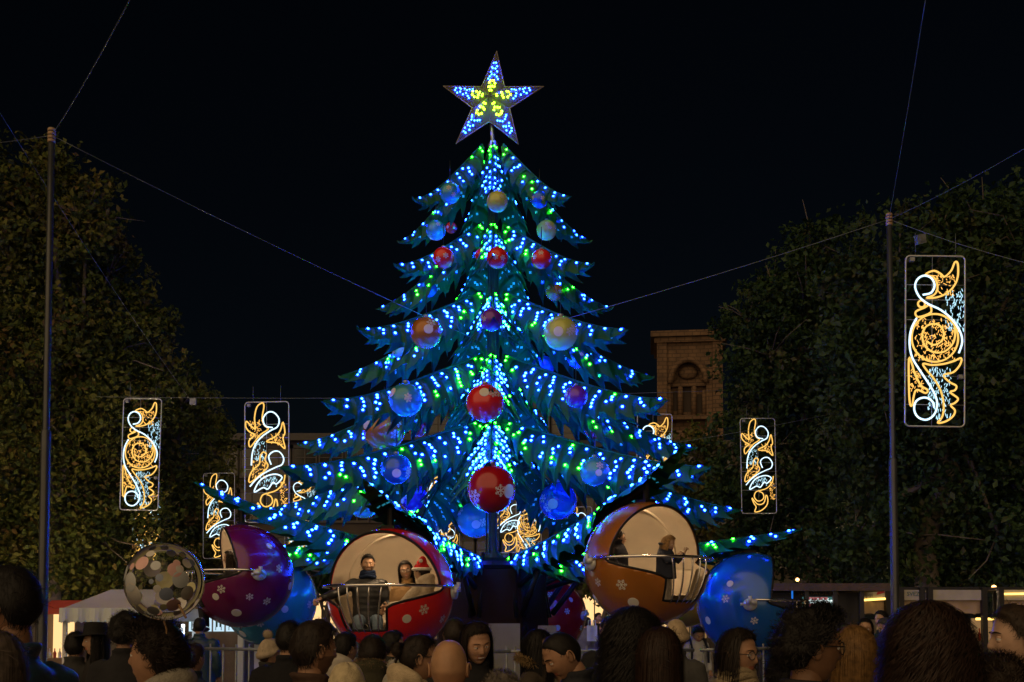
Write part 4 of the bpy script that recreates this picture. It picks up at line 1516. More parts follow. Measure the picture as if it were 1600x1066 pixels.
street_lamp(1246, 906, 30.5, "orange globe lamp shining through leaves above the dark kiosk", 900, .05)
street_lamp(1553, 918, 23.6, "small orange globe lamp on a post between the cream awnings", 700, .05)
street_lamp(1432, 926, 23.8, "orange globe lamp half hidden behind the slim pole's awnings", 500, .045)
street_lamp(60, 925, 24.5, "small orange globe lamp beside the slim pole, behind the tall man in navy", 5200, .06)
street_lamp(250, 905, 27.0, "orange globe lamp behind the market tent and the clear balloon", 4200, .06)
street_lamp(962, 972, 36.0, "orange globe lamp below the golden street tree", 150)
# ------------------------------------------------------------------ people
MC = {}
def cmat(kind, col):
    key = (kind,) + tuple(round(c, 4) for c in col)
    if key in MC:
        return MC[key]
    if kind == 'skin':
        m = new_mat("skin", col, .5, spec=.35, var=.10, vscale=25, bump=.05, bscale=120)
        m.node_tree.nodes["Principled BSDF"].inputs["Subsurface Weight"].default_value = .0
    elif kind == 'hair':
        m = new_mat("hair", col, .58, spec=.28, var=.4, vscale=40)
    elif kind == 'cloth':
        m = new_mat("cloth", col, .85, spec=.2, var=.16, vscale=9, bump=.35, bscale=22)
    elif kind == 'puffer':
        m = new_mat("nylon", col, .45, spec=.4, var=.12, vscale=8, bump=.2, bscale=16)
    elif kind == 'fleece':
        m = new_mat("fleece", col, .95, spec=.1, var=.14, vscale=30, bump=.5, bscale=150)
    elif kind == 'denim':
        m = new_mat("denim", col, .8, spec=.2, var=.25, vscale=14, bump=.2, bscale=60)
    else:
        m = new_mat(kind, col, .5)
    MC[key] = m
    return m
M['eye_white'] = new_mat("eye_white", (.6, .58, .55), .25)
M['eye_dark'] = new_mat("eye_dark", (.015, .01, .008), .15)
M['shoe'] = new_mat("shoe", (.02, .018, .016), .5, var=.2)
M['glasses'] = new_mat("spectacle_frame", (.02, .018, .018), .3)
M['lens'] = new_mat("spectacle_lens", (.9, .9, .9), .02, spec=.9, alpha=.14)

HX, HY, HZ = .077, .097, .119
def head_surf(az, th, off=0.0):
    """front of the head is -Y"""
    hz = math.sin(th)
    if th < PI / 2:
        hz = hz ** .80
    sx, sy, sz = hz * math.sin(az), hz * math.cos(az), math.cos(th)
    x, y, z = HX * sx, HY * sy, HZ * sz
    t = max(0.0, -sz)
    x *= 1 - .28 * t ** 1.4
    if sy > 0:
        y *= 1 - .10 * t
        y -= .004 * max(0, sy) * (abs(sz) < .5)
    else:
        y *= 1 - .42 * t
        y *= 1.02
    n = Vector((sx / HX, sy / HY, sz / HZ)).normalized()
    p = Vector((x, y, z)) + n * off
    return Vector((p.x, -p.y, p.z))

def face_geo(mb, beard=False, female=False, smile=0.0):
    nu, nv = 52, 46
    V = []
    for i in range(nv + 1):
        th = PI * (.002 + .996 * i / nv)
        for j in range(nu):
            u = -PI + 2 * PI * j / nu
            az = u - .48 * math.sin(u)
            p = head_surf(az, th)
            x, y, z = p.x, -p.y, p.z
            if y > 0:
                G = lambda q, c, s_: math.exp(-((q - c) / s_) ** 2)
                pr = 0.0
                if -.042 < z < .022:
                    pr = (.022 - z) / .052 if z > -.030 else max(0, (z + .042) / .012)
                wn_ = .0085 + .006 * max(0, min(1, (.01 - z) / .04))
                y += (.021 if female else .024) * G(x, 0, wn_) * pr
                for sg in (-1, 1):
                    y -= .010 * G(x, sg * .031, .015) * G(z, .006, .011)
                    y += .004 * G(x, sg * .036, .02) * G(z, -.025, .016)
                y += .0045 * G(z, .027, .008) * (1 if abs(x) < .05 else .3)
                lw = G(x, 0, .019 + .006 * smile)
                y += .0055 * lw * (G(z, -.051, .0045) + G(z, -.063, .005)) - .004 * lw * G(z, -.057, .0022)
                y += .008 * G(x, 0, .02) * G(z, -.098, .014)
                y -= .004 * G(x, 0, .03) * G(z, -.078, .008)
            V.append((x, -y, z))
    Fs, Ms = [], []
    for i in range(nv):
        for j in range(nu):
            a, b = i * nu + j, i * nu + (j + 1) % nu
            c, d = (i + 1) * nu + (j + 1) % nu, (i + 1) * nu + j
            f = (a, d, c, b)
            cx = sum(V[q][0] for q in f) / 4
            cy = sum(V[q][1] for q in f) / 4
            cz = sum(V[q][2] for q in f) / 4
            m = 0
            if cy < -.05:
                if abs(cx) < .023 and -.067 < cz < -.046:
                    m = 1
                    if smile > .5 and -.060 < cz < -.052 and abs(cx) < .019:
                        m = 3
            if beard and m == 0 and cz < -.028 and cy < .012:
                jaw = abs(cx) > .034 or cz < -.072 or (-.047 < cz < -.037 and abs(cx) < .03)
                if jaw:
                    m = 5
            Fs.append(f)
            Ms.append(m)
    mb.add(V, Fs, Ms)
    for sg in (-1, 1):
        bp_ = []
        for q in range(7):
            x_ = .013 + .037 * q / 6
            z_ = .027 + .004 * math.sin(PI * q / 7) - .003 * (q / 6) ** 2
            y_ = HY * math.sqrt(max(.05, 1 - (x_ / HX) ** 2 - (z_ / HZ) ** 2)) + .0035
            bp_.append(Vector((sg * x_, -y_, z_)))
        kb = .55 if female else .9
        mb.tube(bp_, [.0022 * kb, .0034 * kb, .0038 * kb, .0036 * kb, .0032 * kb, .0025 * kb, .0012 * kb], 5, 2)
        c = Vector((sg * .031, -.0745, .006))
        mb.ball(c, .0125, 12, 8, 3)
        mb.ball(c + Vector((-.001 * sg, -.0065, -.0005)), (.0062, .0068, .0062), 10, 6, 4)
        # eyelid
        mb.ball(c + Vector((0, .0006, .0052)), (.0142, .0134, .0088), 12, 6, 0)
        mb.ball(c + Vector((0, .0006, -.0085)), (.0138, .0130, .0055), 12, 6, 0)
        # ear: shell with rim
        e = Vector((sg * (HX - .001), .012, -.004))
        rot = Matrix.Rotation(sg * .35, 3, 'Z')
        mb.ball(e, (.008, .019, .031), 10, 8, 0, rot=rot)
        pts = [e + rot @ Vector((sg * .009, .018 * math.cos(a_), .03 * math.sin(a_))) for a_ in [R_(-60 + 30 * k) for k in range(9)]]
        mb.tube(pts, .0042, 5, 0)

def ribbon(mb, pts, w, mat=0, side=None):
    vs = []
    for i, p in enumerate(pts):
        d = pts[min(i + 1, len(pts) - 1)] - pts[max(i - 1, 0)]
        s_ = d.cross(side if side is not None else Vector((p.x, p.y, 0.02)))
        if s_.length < 1e-7:
            s_ = Vector((1, 0, 0))
        s_.normalize()
        k = w * (1 - .75 * (i / (len(pts) - 1)) ** 2)
        vs += [p + s_ * k, p - s_ * k]
    mb.add(vs, [(2 * i, 2 * i + 1, 2 * i + 3, 2 * i + 2) for i in range(len(pts) - 1)], mat)

def hairline(az, low=False):
    a = abs(math.degrees(az))
    return R_(np.interp(a, [0, 35, 60, 78, 92, 105, 125, 180], [43, 46, 58, 82, 82, 96, 118, 124 if not low else 132]))

def lump(p, f, ph):
    return math.sin(p.x * f + ph) * math.sin(p.y * f * 1.1 + ph * 2) + .6 * math.sin(p.z * f * 1.3 + ph * 3) * math.sin(p.x * f * .7 + 1)

def hair_geo(style, rd, dens=1.0, length=.3):
    mb = MB()
    if style in ('short', 'buzz', 'curly', 'afro', 'tied'):
        base = {'short': .014, 'buzz': .0055, 'curly': .034, 'afro': .058, 'tied': .012}[style]
        amp = {'short': .0022, 'buzz': .001, 'curly': .010, 'afro': .010, 'tied': .002}[style]
        ph = rd.uniform(0, 6)
        nu, nv = 44, 16
        rows = []
        for i in range(nv + 1):
            row = []
            for j in range(nu + 1):
                az = -PI + 2 * PI * j / nu
                lim = hairline(az)
                th = .002 + lim * i / nv
                edge = min(1.0, (nv - i) / 2.5)
                p = head_surf(az, th)
                o = base * (.25 + .75 * edge) + amp * lump(p, 75 if style in ('curly', 'afro') else 120, ph) * edge
                if style == 'short' and abs(az) < 1.2:
                    o += .006 * edge * math.cos(az)
                row.append(head_surf(az, th, o))
            rows.append(row)
        mb.grid(rows)
        n = int({'short': 1000, 'buzz': 300, 'curly': 1500, 'afro': 2200, 'tied': 500}[style] * dens)
        for _ in range(n):
            az = rd.uniform(-PI, PI)
            lim = hairline(az)
            th = math.acos(1 - rd.random() * (1 - math.cos(lim * .98)))
            off = base * rd.uniform(.6, 1.05)
            if style in ('curly', 'afro'):
                c = head_surf(az, th, off)
                nrm = c.normalized()
                a = nrm.orthogonal().normalized()
                b = nrm.cross(a)
                r0 = rd.uniform(.006, .012)
                t0 = rd.uniform(0, 6)
                pts = [c + nrm * (.006 * k + rd.uniform(0, .002)) + (a * math.cos(t0 + k * 1.1) + b * math.sin(t0 + k * 1.1)) * r0 for k in range(6)]
                ribbon(mb, pts, .0015, side=nrm)
            else:
                L = {'short': .040, 'buzz': .010, 'tied': .06}[style] * rd.uniform(.7, 1.3)
                dz = rd.uniform(-.25, .25)
                pts = [head_surf(az + dz * k / 4, min(th + L / .1 * k / 4, lim + .1), off + (.006 if style == 'short' else .002) * rd.random() * k / 2) for k in range(5)]
                ribbon(mb, pts, .0010)
        if style == 'tied':
            mb.ball((0, .115, .045), (.04, .038, .038), 14, 10)
            for _ in range(int(140 * dens)):
                a = rd.uniform(0, 6.28)
                e = rd.uniform(-1.2, 1.2)
                pts = [Vector((0, .115, .045)) + Vector((math.cos(a + k * .4) * math.cos(e), math.sin(a + k * .4) * math.cos(e), math.sin(e + k * .12))) * .0405 for k in range(6)]
                ribbon(mb, pts, .002)
            for _ in range(int(90 * dens)):
                x = rd.uniform(-.03, .03)
                pts = [Vector((x * (1 + k * .15), .11 + .02 * math.sin(k * .7) + rd.uniform(0, .01), .02 - .03 * k)) for k in range(6)]
                ribbon(mb, pts, .003)
        return mb
    # long styles
    big = style == 'longcurly'
    wav = {'long': .004, 'wavy': .010, 'longcurly': .018}[style]
    a0 = R_(62)
    def col(az, jit=0.0):
        """path of one lock from the parting to its end"""
        lim = R_(92)
        pts = []
        face = abs(az) < a0
        end = hairline(az) if face else lim
        k1 = 9
        off = (.036 if big else .013) + jit
        for i in range(k1 + 1):
            th = .02 + (end - .02) * i / k1
            pts.append(head_surf(az, th, off * (.8 if face and i == k1 else 1.0)))
        if face:
            return pts, True
        p = pts[-1]
        k2 = 10
        for i in range(1, k2 + 1):
            t = i / k2
            z = p.z - (length + .02) * t
            sc = 1 + ((.22 if big else .05) * math.sin(min(1, t * 1.1) * PI * .6) - (.10 if big else .02) * t)
            back = max(0.0, -math.cos(az))
            x, y = p.x * sc, p.y * (sc - .10 * t * back)
            pts.append(Vector((x, y, z)))
        return pts, False
    nu = 46
    cols = [col(-PI + 2 * PI * j / nu) for j in range(nu + 1)]
    ph = rd.uniform(0, 6)
    for j in range(nu):
        A, fa = cols[j]
        B, fb = cols[j + 1]
        k = min(len(A), len(B))
        if fa != fb:
            k = 10
        vs, fs = [], []
        for i in range(k):
            for q, az in ((A[i], j), (B[i], j + 1)):
                w = wav * math.sin(az * 1.9 + ph + i * (.5 if big else .15)) * min(1, i / 6)
                r = Vector((q.x, q.y, 0))
                r = r.normalized() * w if r.length > 1e-6 else Vector((0, 0, 0))
                vs.append(q + r)
        fs = [(2 * i, 2 * i + 1, 2 * i + 3, 2 * i + 2) for i in range(k - 1)]
        mb.add(vs, fs)
    n = int((2000 if big else 1050) * dens)
    for _ in range(n):
        az = rd.uniform(-PI, PI)
        pts, fc = col(az, rd.uniform(-.006, .010 if not big else .036))
        s0 = rd.randint(0, 5)
        pts = pts[s0:]
        if len(pts) < 3:
            continue
        ph2, am = rd.uniform(0, 6), wav * rd.uniform(.6, 1.3)
        fr = rd.uniform(1.3, 2.1) if big else .45
        out = []
        for i, q in enumerate(pts):
            r = Vector((q.x, q.y, 0))
            r = r.normalized() if r.length > 1e-6 else Vector((0, 1, 0))
            tn_ = Vector((-r.y, r.x, 0))
            g = min(1, i / 4)
            out.append(q + (r * math.sin(ph2 + i * fr) + tn_ * math.cos(ph2 + i * fr)) * (am * g) + Vector((0, 0, -.01 * rd.random() * g)))
        if big:
            out = [Vector(q) for q in spline(out, 2)]
        ribbon(mb, out, .0014 if not big else .0013)
    return mb

def hand_geo(mb, wrist, d, palm_n, mat=0, curl=.5, s_=1.0):
    """palm, four fingers of unequal length and a thumb from the side of the palm"""
    d = Vector(d).normalized()
    palm_n = Vector(palm_n)
    palm_n = (palm_n - d * palm_n.dot(d)).normalized()
    sx = d.cross(palm_n)
    W = Vector(wrist)
    mb.tube([W - d * .02 * s_, W + d * .03 * s_, W + d * .07 * s_, W + d * .092 * s_], [(.02 * s_, .026 * s_), (.016 * s_, .036 * s_), (.014 * s_, .04 * s_), (.011 * s_, .036 * s_)], 10, mat)
    for k, (o, l) in enumerate(((-.029, .066), (-.010, .076), (.010, .072), (.028, .056))):
        p = W + (d * .088 + sx * o) * s_
        pts, a = [p], 0.0
        for q in range(3):
            a += curl * (.8 + .25 * q)
            p = p + (d * math.cos(a) + palm_n * math.sin(a)) * (l * (.45, .32, .23)[q] * s_)
            pts.append(p)
        mb.tube(pts, [.0092 * s_, .0086 * s_, .0078 * s_, .006 * s_], 7, mat)
    p = W + (d * .03 - sx * .034) * s_
    pts = [p, p + (d * .03 - sx * .024 + palm_n * .012) * s_, p + (d * .056 - sx * .026 + palm_n * .026) * s_]
    mb.tube(pts, [.0125 * s_, .0105 * s_, .008 * s_], 7, mat)

HEAD_CACHE = {}
def person(label, pos, h, yaw, skin=(.36, .21, .14), hair='short', hcol=(.02, .014, .010), top=(.03, .03, .035), topkind='cloth', legs=(.02, .022, .03),
           pitch=0.0, turn=0.0, roll=0.0, beard=False, female=False, smile=0.0, hlen=.3, hat=None, hatcol=(.5, .45, .35), scarf=None, glasses=False,
           hood=None, fur=None, arms=None, hands=True, sit=None, dens=1.0, hs=1.0, seed=0, bulk=1.0, lapel=None, phone=None, group="people in the crowd", bag=False):
    """pos = feet; facing yaw (0 = towards the camera, 180 = away)"""
    rd = random.Random(seed + 77)
    t = thing("person", pos, label, "person", rz=R_(yaw), group=group)
    k = h / 1.72
    zh = h - HZ * hs                       # centre of the head
    dz = 0.0
    if sit is not None:
        dz = sit - .47 * h
    piv = Vector((0, .01, zh - .11 * hs + dz))
    HM = Matrix.Translation(piv) @ Matrix.Rotation(R_(turn), 4, 'Z') @ Matrix.Rotation(R_(roll), 4, 'Y') @ Matrix.Rotation(R_(pitch), 4, 'X') @ Matrix.Translation(Vector((0, -.022, .11 * hs))) @ Matrix.Scale(hs, 4)
    # ---- body: head, neck, trunk and arms
    key = (beard, female, smile)
    if key not in HEAD_CACHE:
        m_ = MB()
        face_geo(m_, beard, female, smile)
        HEAD_CACHE[key] = m_
    body = MB()
    src = HEAD_CACHE[key]
    body.add([HM @ Vector(v) for v in src.v], src.f, src.m)
    zs = h - .30 * k + dz                   # shoulder line
    nk = .053 * (0.88 if female else 1.0) * min(1, k + .05)
    body.tube([HM @ Vector((0, .018, -.055)), HM @ Vector((0, .022, -.10)), Vector((0, .012, zs + .035)), Vector((0, .005, zs - .02))], [nk * .95, nk, nk * 1.12, nk * 1.7], 16, 0)
    shw = (.165 if female else .185) * k * bulk
    A = {}
    for sg in (-1, 1):
        S = Vector((sg * shw, .005, zs - .062))
        if arms and sg in arms:
            E, Wp = S + Vector(arms[sg][0]), S + Vector(arms[sg][1])
        else:
            E, Wp = S + Vector((sg * .055, .03, -.27 * k)), S + Vector((sg * .045, -.06, -.50 * k))
        A[sg] = (S, E, Wp)
        body.tube([S, S.lerp(E, .5), E, E.lerp(Wp, .5), Wp], [.05 * k, .045 * k, .038 * k, .034 * k, .024 * k], 10, 0)
        if hands:
            d = (Wp - E).normalized()
            hand_geo(body, Wp, d, Vector((-sg, -.3, -.3)), 0, curl=.45 if not (arms and sg in arms) else .75, s_=k)
    body.tube([Vector((0, .005, zs - .01)), Vector((0, .003, zs - .08)), Vector((0, 0, zs - .2 * k)), Vector((0, 0, zs - .45 * k))], [(nk * 1.5, nk * 1.5), (.08 * k, .105 * k), (.085 * k, .125 * k), (.085 * k, .12 * k)], 14, 0)
    hm = cmat('hair', tuple(c_ * .55 for c_ in hcol))
    lip = cmat('skin', (skin[0] * .85, skin[1] * .55, skin[2] * .55))
    body.obj("body", [cmat('skin', skin), lip, hm, M['eye_white'], M['eye_dark'], cmat('skin', tuple(a_ * .38 + b2 * .62 for a_, b2 in zip(skin, hcol)))], t)
    # ---- jacket
    jk = MB()
    b_ = bulk
    zb = (.44 * h if sit is None else .44 * h) + dz
    def ring(z, rx, ry, oy=0.0, n=22):
        return [Vector((rx * math.cos(2 * PI * q / n), oy + ry * math.sin(2 * PI * q / n), z)) for q in range(n)]
    prof = [(zs + .055, .062, .062, .012), (zs + .03, .075, .072, .012), (zs + .008, .105 * k * b_, .084, .010), (zs - .018, .142 * k * b_, .096 * b_, .008), (zs - .05, .176 * k * b_, .108 * b_, .004), (zs - .10, .196 * k * b_, .120 * b_, 0),
            (zs - .2 * k, .20 * k * b_, .130 * b_, -.004), (zs - .34 * k, .185 * k * b_, .128 * b_, 0), (zs - .46 * k, .19 * k * b_, .132 * b_, 0), (zb, .205 * k * b_, .142 * b_, 0)]
    if topkind == 'puffer':
        fine = []
        for i in range(len(prof) - 1):
            for q in range(5):
                u = q / 5
                fine.append(tuple(prof[i][c_] * (1 - u) + prof[i + 1][c_] * u for c_ in range(4)))
        fine.append(prof[-1])
        prof = [(z, rx + .005 * math.sin(z * 2 * PI / .075), ry + .005 * math.sin(z * 2 * PI / .075), oy) for z, rx, ry, oy in fine]
    rings = [ring(*p) for p in prof]
    vs = [v for r in rings for v in r]
    n = 22
    fs = [(i * n + q, (i + 1) * n + q, (i + 1) * n + (q + 1) % n, i * n + (q + 1) % n) for i in range(len(rings) - 1) for q in range(n)]
    fs += [tuple(range(n)), tuple(range((len(rings) - 1) * n + n - 1, (len(rings) - 1) * n - 1, -1))]
    jk.add(vs, fs)
    for sg in (-1, 1):
        S, E, Wp = A[sg]
        pts = [S + Vector((-sg * .06, 0, .012)), S + Vector((sg * .004, 0, -.012)), S.lerp(E, .33), S.lerp(E, .66), E, E.lerp(Wp, .35), E.lerp(Wp, .7), E.lerp(Wp, .96)]
        pu = .010 if topkind == 'puffer' else 0
        rads = [.075, .074, .068, .062, .058, .054, .05, .043]
        rads = [(r + pu * (1 if q % 2 else -.4)) * k * (b_ ** .5) for q, r in enumerate(rads)]
        jk.tube(pts, rads, 12)
    if hood:
        # folded hood behind the neck
        pts = [Vector((.095 * math.sin(a_), .02 + .085 * math.cos(a_) * (1.1 if math.cos(a_) > 0 else .5), zs + .055 + .035 * math.cos(a_))) for a_ in [R_(-120 + 20 * q) for q in range(13)]]
        jk.tube(pts, [.028 + .028 * math.sin(PI * q / 12) for q in range(13)], 10)
        jk.ball((0, .10, zs - .0), (.11, .065, .10), 16, 10)
    else:
        pts = [Vector((.073 * math.sin(a_), .012 - .073 * math.cos(a_), zs + .055 + .018 * (1 - math.cos(a_)) / 2)) for a_ in [R_(25 + 310 * q / 16) for q in range(17)]]
        jk.tube(pts, .018, 8)
    j = jk.obj("jacket", cmat(topkind, top), t)
    md = j.modifiers.new("weld", 'REMESH')
    md.mode = 'VOXEL'
    md.voxel_size = .0155 if dens >= .8 else .021
    md.use_smooth_shade = True
    ms = j.modifiers.new("ease", 'SMOOTH')
    ms.factor = .5
    ms.iterations = 5
    if fur:
        fm = MB()
        for _ in range(int(1100 * dens)):
            a_ = R_(rd.uniform(-130, 130))
            c = Vector((.105 * math.sin(a_), .02 + .10 * math.cos(a_) * (1.1 if math.cos(a_) > 0 else .5), zs + .075 + .035 * math.cos(a_)))
            dr = Vector((rd.gauss(0, 1), rd.gauss(0, 1), rd.gauss(.2, 1))).normalized()
            st_ = c + dr * .02
            ribbon(fm, [st_, st_ + dr * .014, st_ + dr * .026 + Vector((0, 0, -.006))], .0018, side=Vector((rd.random(), rd.random(), rd.random())))
        fm.obj("fur_trim", cmat('hair', fur), t)
    # ---- trousers and shoes
    tr = MB()
    for sg in (-1, 1):
        if sit is None:
            pts = [Vector((sg * .07 * k, 0, .50 * h)), Vector((sg * .095 * k, 0, .44 * h)), Vector((sg * .10 * k, -.01, .27 * h)), Vector((sg * .105 * k, .01, .06 * h)), Vector((sg * .105 * k, .01, .03))]
            ft = Vector((sg * .11 * k, -.05, .04))
        else:
            z0 = sit + .02
            pts = [Vector((sg * .06, .06, z0 + .06)), Vector((sg * .10, -.06, z0 + .06)), Vector((sg * .12, -.40 * k, z0 + .07)), Vector((sg * .12, -.45 * k, z0 - .03)), Vector((sg * .12, -.43 * k, z0 - .22)), Vector((sg * .12, -.42 * k, z0 - .38 * k))]
            ft = Vector((sg * .12, -.48 * k, z0 - .43 * k))
        rads = [.10 * k, .092 * k, .068 * k, .055 * k, .056 * k] if sit is None else [.10, .09, .072, .066, .058, .054]
        tr.tube(pts, rads, 12)
        MB().ball(ft, (.045 * k, .125 * k, .045), 12, 8).obj("shoe", M['shoe'], t)
    tr.obj("trousers", cmat('denim', legs), t)
    # ---- hair
    if hair:
        hg = hair_geo(hair, rd, dens, hlen)
        hcol = tuple(c_ * .75 for c_ in hcol)
        lift = {'curly': .034, 'afro': .058, 'longcurly': .04}.get(hair, .012)
        if hair != 'buzz' and not hat:
            for _ in range(int(260 * dens)):
                az = rd.uniform(-PI, PI)
                th = math.acos(1 - rd.random() * (1 - math.cos(hairline(az) * .95)))
                p_ = head_surf(az, th, lift)
                n_ = p_.normalized()
                tg = Vector((rd.gauss(0, 1), rd.gauss(0, 1), rd.gauss(-.4, 1)))
                tg = (tg - n_ * tg.dot(n_)).normalized()
                L_ = rd.uniform(.015, .05)
                ribbon(hg, [p_, p_ + tg * L_ * .5 + n_ * L_ * .28, p_ + tg * L_ + n_ * L_ * rd.uniform(.1, .6), p_ + tg * L_ * 1.4 + n_ * L_ * rd.uniform(-.1, .5)], .0009, side=n_)
        hg.xf(HM)
        hg.obj("hair", hm, t)
    # ---- extras
    def put(mb, name, mats):
        mb.xf(HM)
        return mb.obj(name, mats, t)
    if glasses:
        g_ = MB()
        for sg in (-1, 1):
            c = Vector((sg * .032, -.097, .004))
            g_.tube([c + Vector((.026 * math.cos(2 * PI * q / 16), .006 * abs(math.cos(2 * PI * q / 16)) * (1 if math.cos(2 * PI * q / 16) * sg > 0 else 0), .021 * math.sin(2 * PI * q / 16))) for q in range(16)], .0022, 5, closed=True)
            g_.tube([c + Vector((sg * .026, .006, .006)), Vector((sg * .074, -.05, .012)), Vector((sg * .080, .015, .012))], .0022, 5)
        g_.tube([(-.007, -.099, .008), (0, -.101, .011), (.007, -.099, .008)], .002, 5)
        put(g_, "glasses", M['glasses'])
        g_ = MB()
        for sg in (-1, 1):
            c = Vector((sg * .032, -.097, .004))
            g_.add([c] + [c + Vector((.025 * math.cos(2 * PI * q / 16), 0, .020 * math.sin(2 * PI * q / 16))) for q in range(16)], [(0, 1 + q, 1 + (q + 1) % 16) for q in range(16)])
        put(g_, "lenses", M['lens'])
    if hat == 'beanie' or hat == 'pompom':
        hb = MB()
        nu, nv = 48, 14
        rows = []
        for i in range(nv + 1):
            row = []
            for q in range(nu + 1):
                az = -PI + 2 * PI * q / nu
                lim = R_(np.interp(abs(math.degrees(az)), [0, 60, 90, 180], [62, 74, 96, 112]))
                th = .002 + lim * i / nv
                off = .020 + .0035 * math.sin(q * PI) + .003 * math.cos(az * 24) + (.010 if i >= nv - 3 else 0) + .022 * max(0, 1 - th / .9)
                if i == nv:
                    off = .006
                row.append(head_surf(az, th, off))
            rows.append(row)
        hb.grid(rows)
        put(hb, "beanie", cmat('fleece', hatcol))
        if hat == 'pompom':
            pm = MB().ball((0, .02, HZ + .075), .043, 16, 10)
            for _ in range(260):
                d = Vector((rd.gauss(0, 1), rd.gauss(0, 1), rd.gauss(0, 1))).normalized()
                c = Vector((0, .02, HZ + .075))
                ribbon(pm, [c + d * .038, c + d * .054], .003, side=Vector((rd.random(), rd.random(), rd.random())))
            put(pm, "pompom", cmat('fleece', hatcol))
    if hat == 'hood':
        hb = MB()
        nu, nv = 40, 14
        rows = []
        for i in range(nv + 1):
            row = []
            for q in range(nu + 1):
                az = R_(-180 + 360 * q / nu)
                a_ = abs(math.degrees(az))
                lim = R_(np.interp(a_, [0, 50, 75, 180], [58, 75, 150, 158]))
                th = .002 + lim * i / nv
                p = head_surf(az, min(th, R_(100)), .034 + .006 * math.sin(q * 1.1) * math.sin(i * .6))
                if th > R_(100):
                    p.z -= (th - R_(100)) * .14
                row.append(p + Vector((0, .012, 0)))
            rows.append(row)
        hb.grid(rows)
        put(hb, "hood", cmat('fleece', hatcol))
    if hat == 'brim':
        hb = MB()
        hb.lathe([(.001, .165), (.06, .168), (.083, .155), (.09, .09), (.094, .062), (.15, .050), (.158, .047), (.15, .043), (.09, .055)], 36)
        hb.v = [(x, y * 1.12, z + .012 * (x / .12) ** 2) for x, y, z in hb.v]
        put(hb, "hat", cmat('cloth', hatcol))
    if hat == 'santa':
        hb = MB()
        pts = [Vector((0, .0, .10)), Vector((0, .012, .135)), Vector((.02, .03, .165)), Vector((.06, .05, .175)), Vector((.10, .06, .155))]
        nu, nv = 36, 10
        rows = [[head_surf(-PI + 2 * PI * q / nu, .002 + R_(72) * i / nv, .018) for q in range(nu + 1)] for i in range(nv + 1)]
        hb.grid(rows)
        hb.tube(pts, [.07, .06, .045, .03, .018], 12)
        put(hb, "hat", cmat('fleece', (.45, .02, .02)))
        bb = MB()
        bb.tube([head_surf(-PI + 2 * PI * q / 24, R_(72), .022) for q in range(24)], .020, 8, closed=True)
        bb.ball((.115, .062, .14), .026, 12, 8)
        put(bb, "hat_band", cmat('fleece', (.62, .6, .56)))
    if scarf:
        sc_ = MB()
        for q, (zz, rr) in enumerate(((zs + .03, .092), (zs + .062, .084), (zs + .085, .078))):
            sc_.tube([Vector((rr * math.cos(2 * PI * a_ / 24), .0 + rr * .98 * math.sin(2 * PI * a_ / 24), zz + .010 * math.sin(a_ * .8 + q))) for a_ in range(24)], .024, 8, closed=True)
        sc_.obj("scarf", cmat('fleece', scarf), t)
    if phone is not None:
        ph = MB()
        Wp = A[phone][2]
        E = A[phone][1]
        d = (Wp - E).normalized()
        c = Wp + d * .10
        ph.box(-.037, .037, -.005, .004, -.07, .07)
        o = ph.obj("phone", M['black'], None, smooth=False)
        o.matrix_world = Matrix.Translation(Vector(pos)) @ Matrix.Rotation(R_(yaw), 4, 'Z') @ Matrix.Translation(c + Vector((0, -.03, .035)))
        tag(o, "dark phone with a glowing blue screen raised by the %s" % ("gloved visitor" if False else "person before the market tent" if phone else ""), "phone")
        MB().box(-.033, .033, .0045, .0055, -.062, .062).obj("screen", emit_mat("phone_screen", (.03, .12, .9), .9), o, smooth=False)
    if bag:
        bp = MB().box(-.13, .13, .13, .24, zs - .42, zs - .04)
        for sg in (-1, 1):
            bp.tube([Vector((sg * .09, .14, zs - .02)), Vector((sg * .10, -.02, zs + .025)), Vector((sg * .115, -.14, zs - .12)), Vector((sg * .12, -.13, zs - .3))], .016, 6)
        bp.obj("backpack", cmat('cloth', (.02, .025, .04)), t)
    return t

def crowd(label, px, ytop, hpx, yaw, base=0.0, hair_up=.0, **kw):
    """place a standing person by the photograph: top of hair ytop, head height hpx"""
    hs = kw.get('hs', 1.0)
    Y = F * .240 * hs / hpx
    c = P(px, ytop, Y)
    st_ = kw.get('hair', 'short')
    add = {'short': .022, 'buzz': .006, 'curly': .042, 'afro': .066, 'tied': .012, 'long': .014, 'wavy': .016, 'longcurly': .05, None: 0}.get(st_, .01)
    if kw.get('hat') in ('beanie', 'hood', 'brim', 'santa'): add = .045
    if kw.get('hat') == 'brim': add = .05
    if kw.get('hat') == 'pompom': add = .12
    h = c.z - base - add * hs
    return person(label, (c.x, Y, base), h, yaw, **kw)
# ------------------------------------------------------------------ the crowd, by the things around each one
OLIVE, TAN, PALE, BROWN = (.36, .20, .12), (.40, .24, .15), (.48, .31, .22), (.20, .10, .055)
DK, DBR, BRN = (.010, .008, .007), (.022, .013, .009), (.05, .028, .016)
crowd("tall man in a navy quilted jacket seen from behind, next to the tent-side pole", 22, 881, 112, -108, skin=BROWN, hair='short', hcol=DK, top=(.02, .045, .075), topkind='puffer', seed=1, bulk=1.0)
crowd("person with long ash-grey hair behind the tall man in navy", -14, 988, 130, 170, hair='long', hcol=(.14, .11, .09), top=(.06, .06, .06), seed=2, female=True, hlen=.35)
crowd("person raising a dark phone in front of the white market tent", 118, 985, 44, 178, skin=TAN, hair='short', hcol=DK, top=(.03, .03, .03), seed=3, arms={-1: ((-.03, -.14, -.16), (.03, -.20, .10)), 1: ((.05, -.10, -.2), (-.02, -.24, -.05))}, phone=-1, dens=.6)
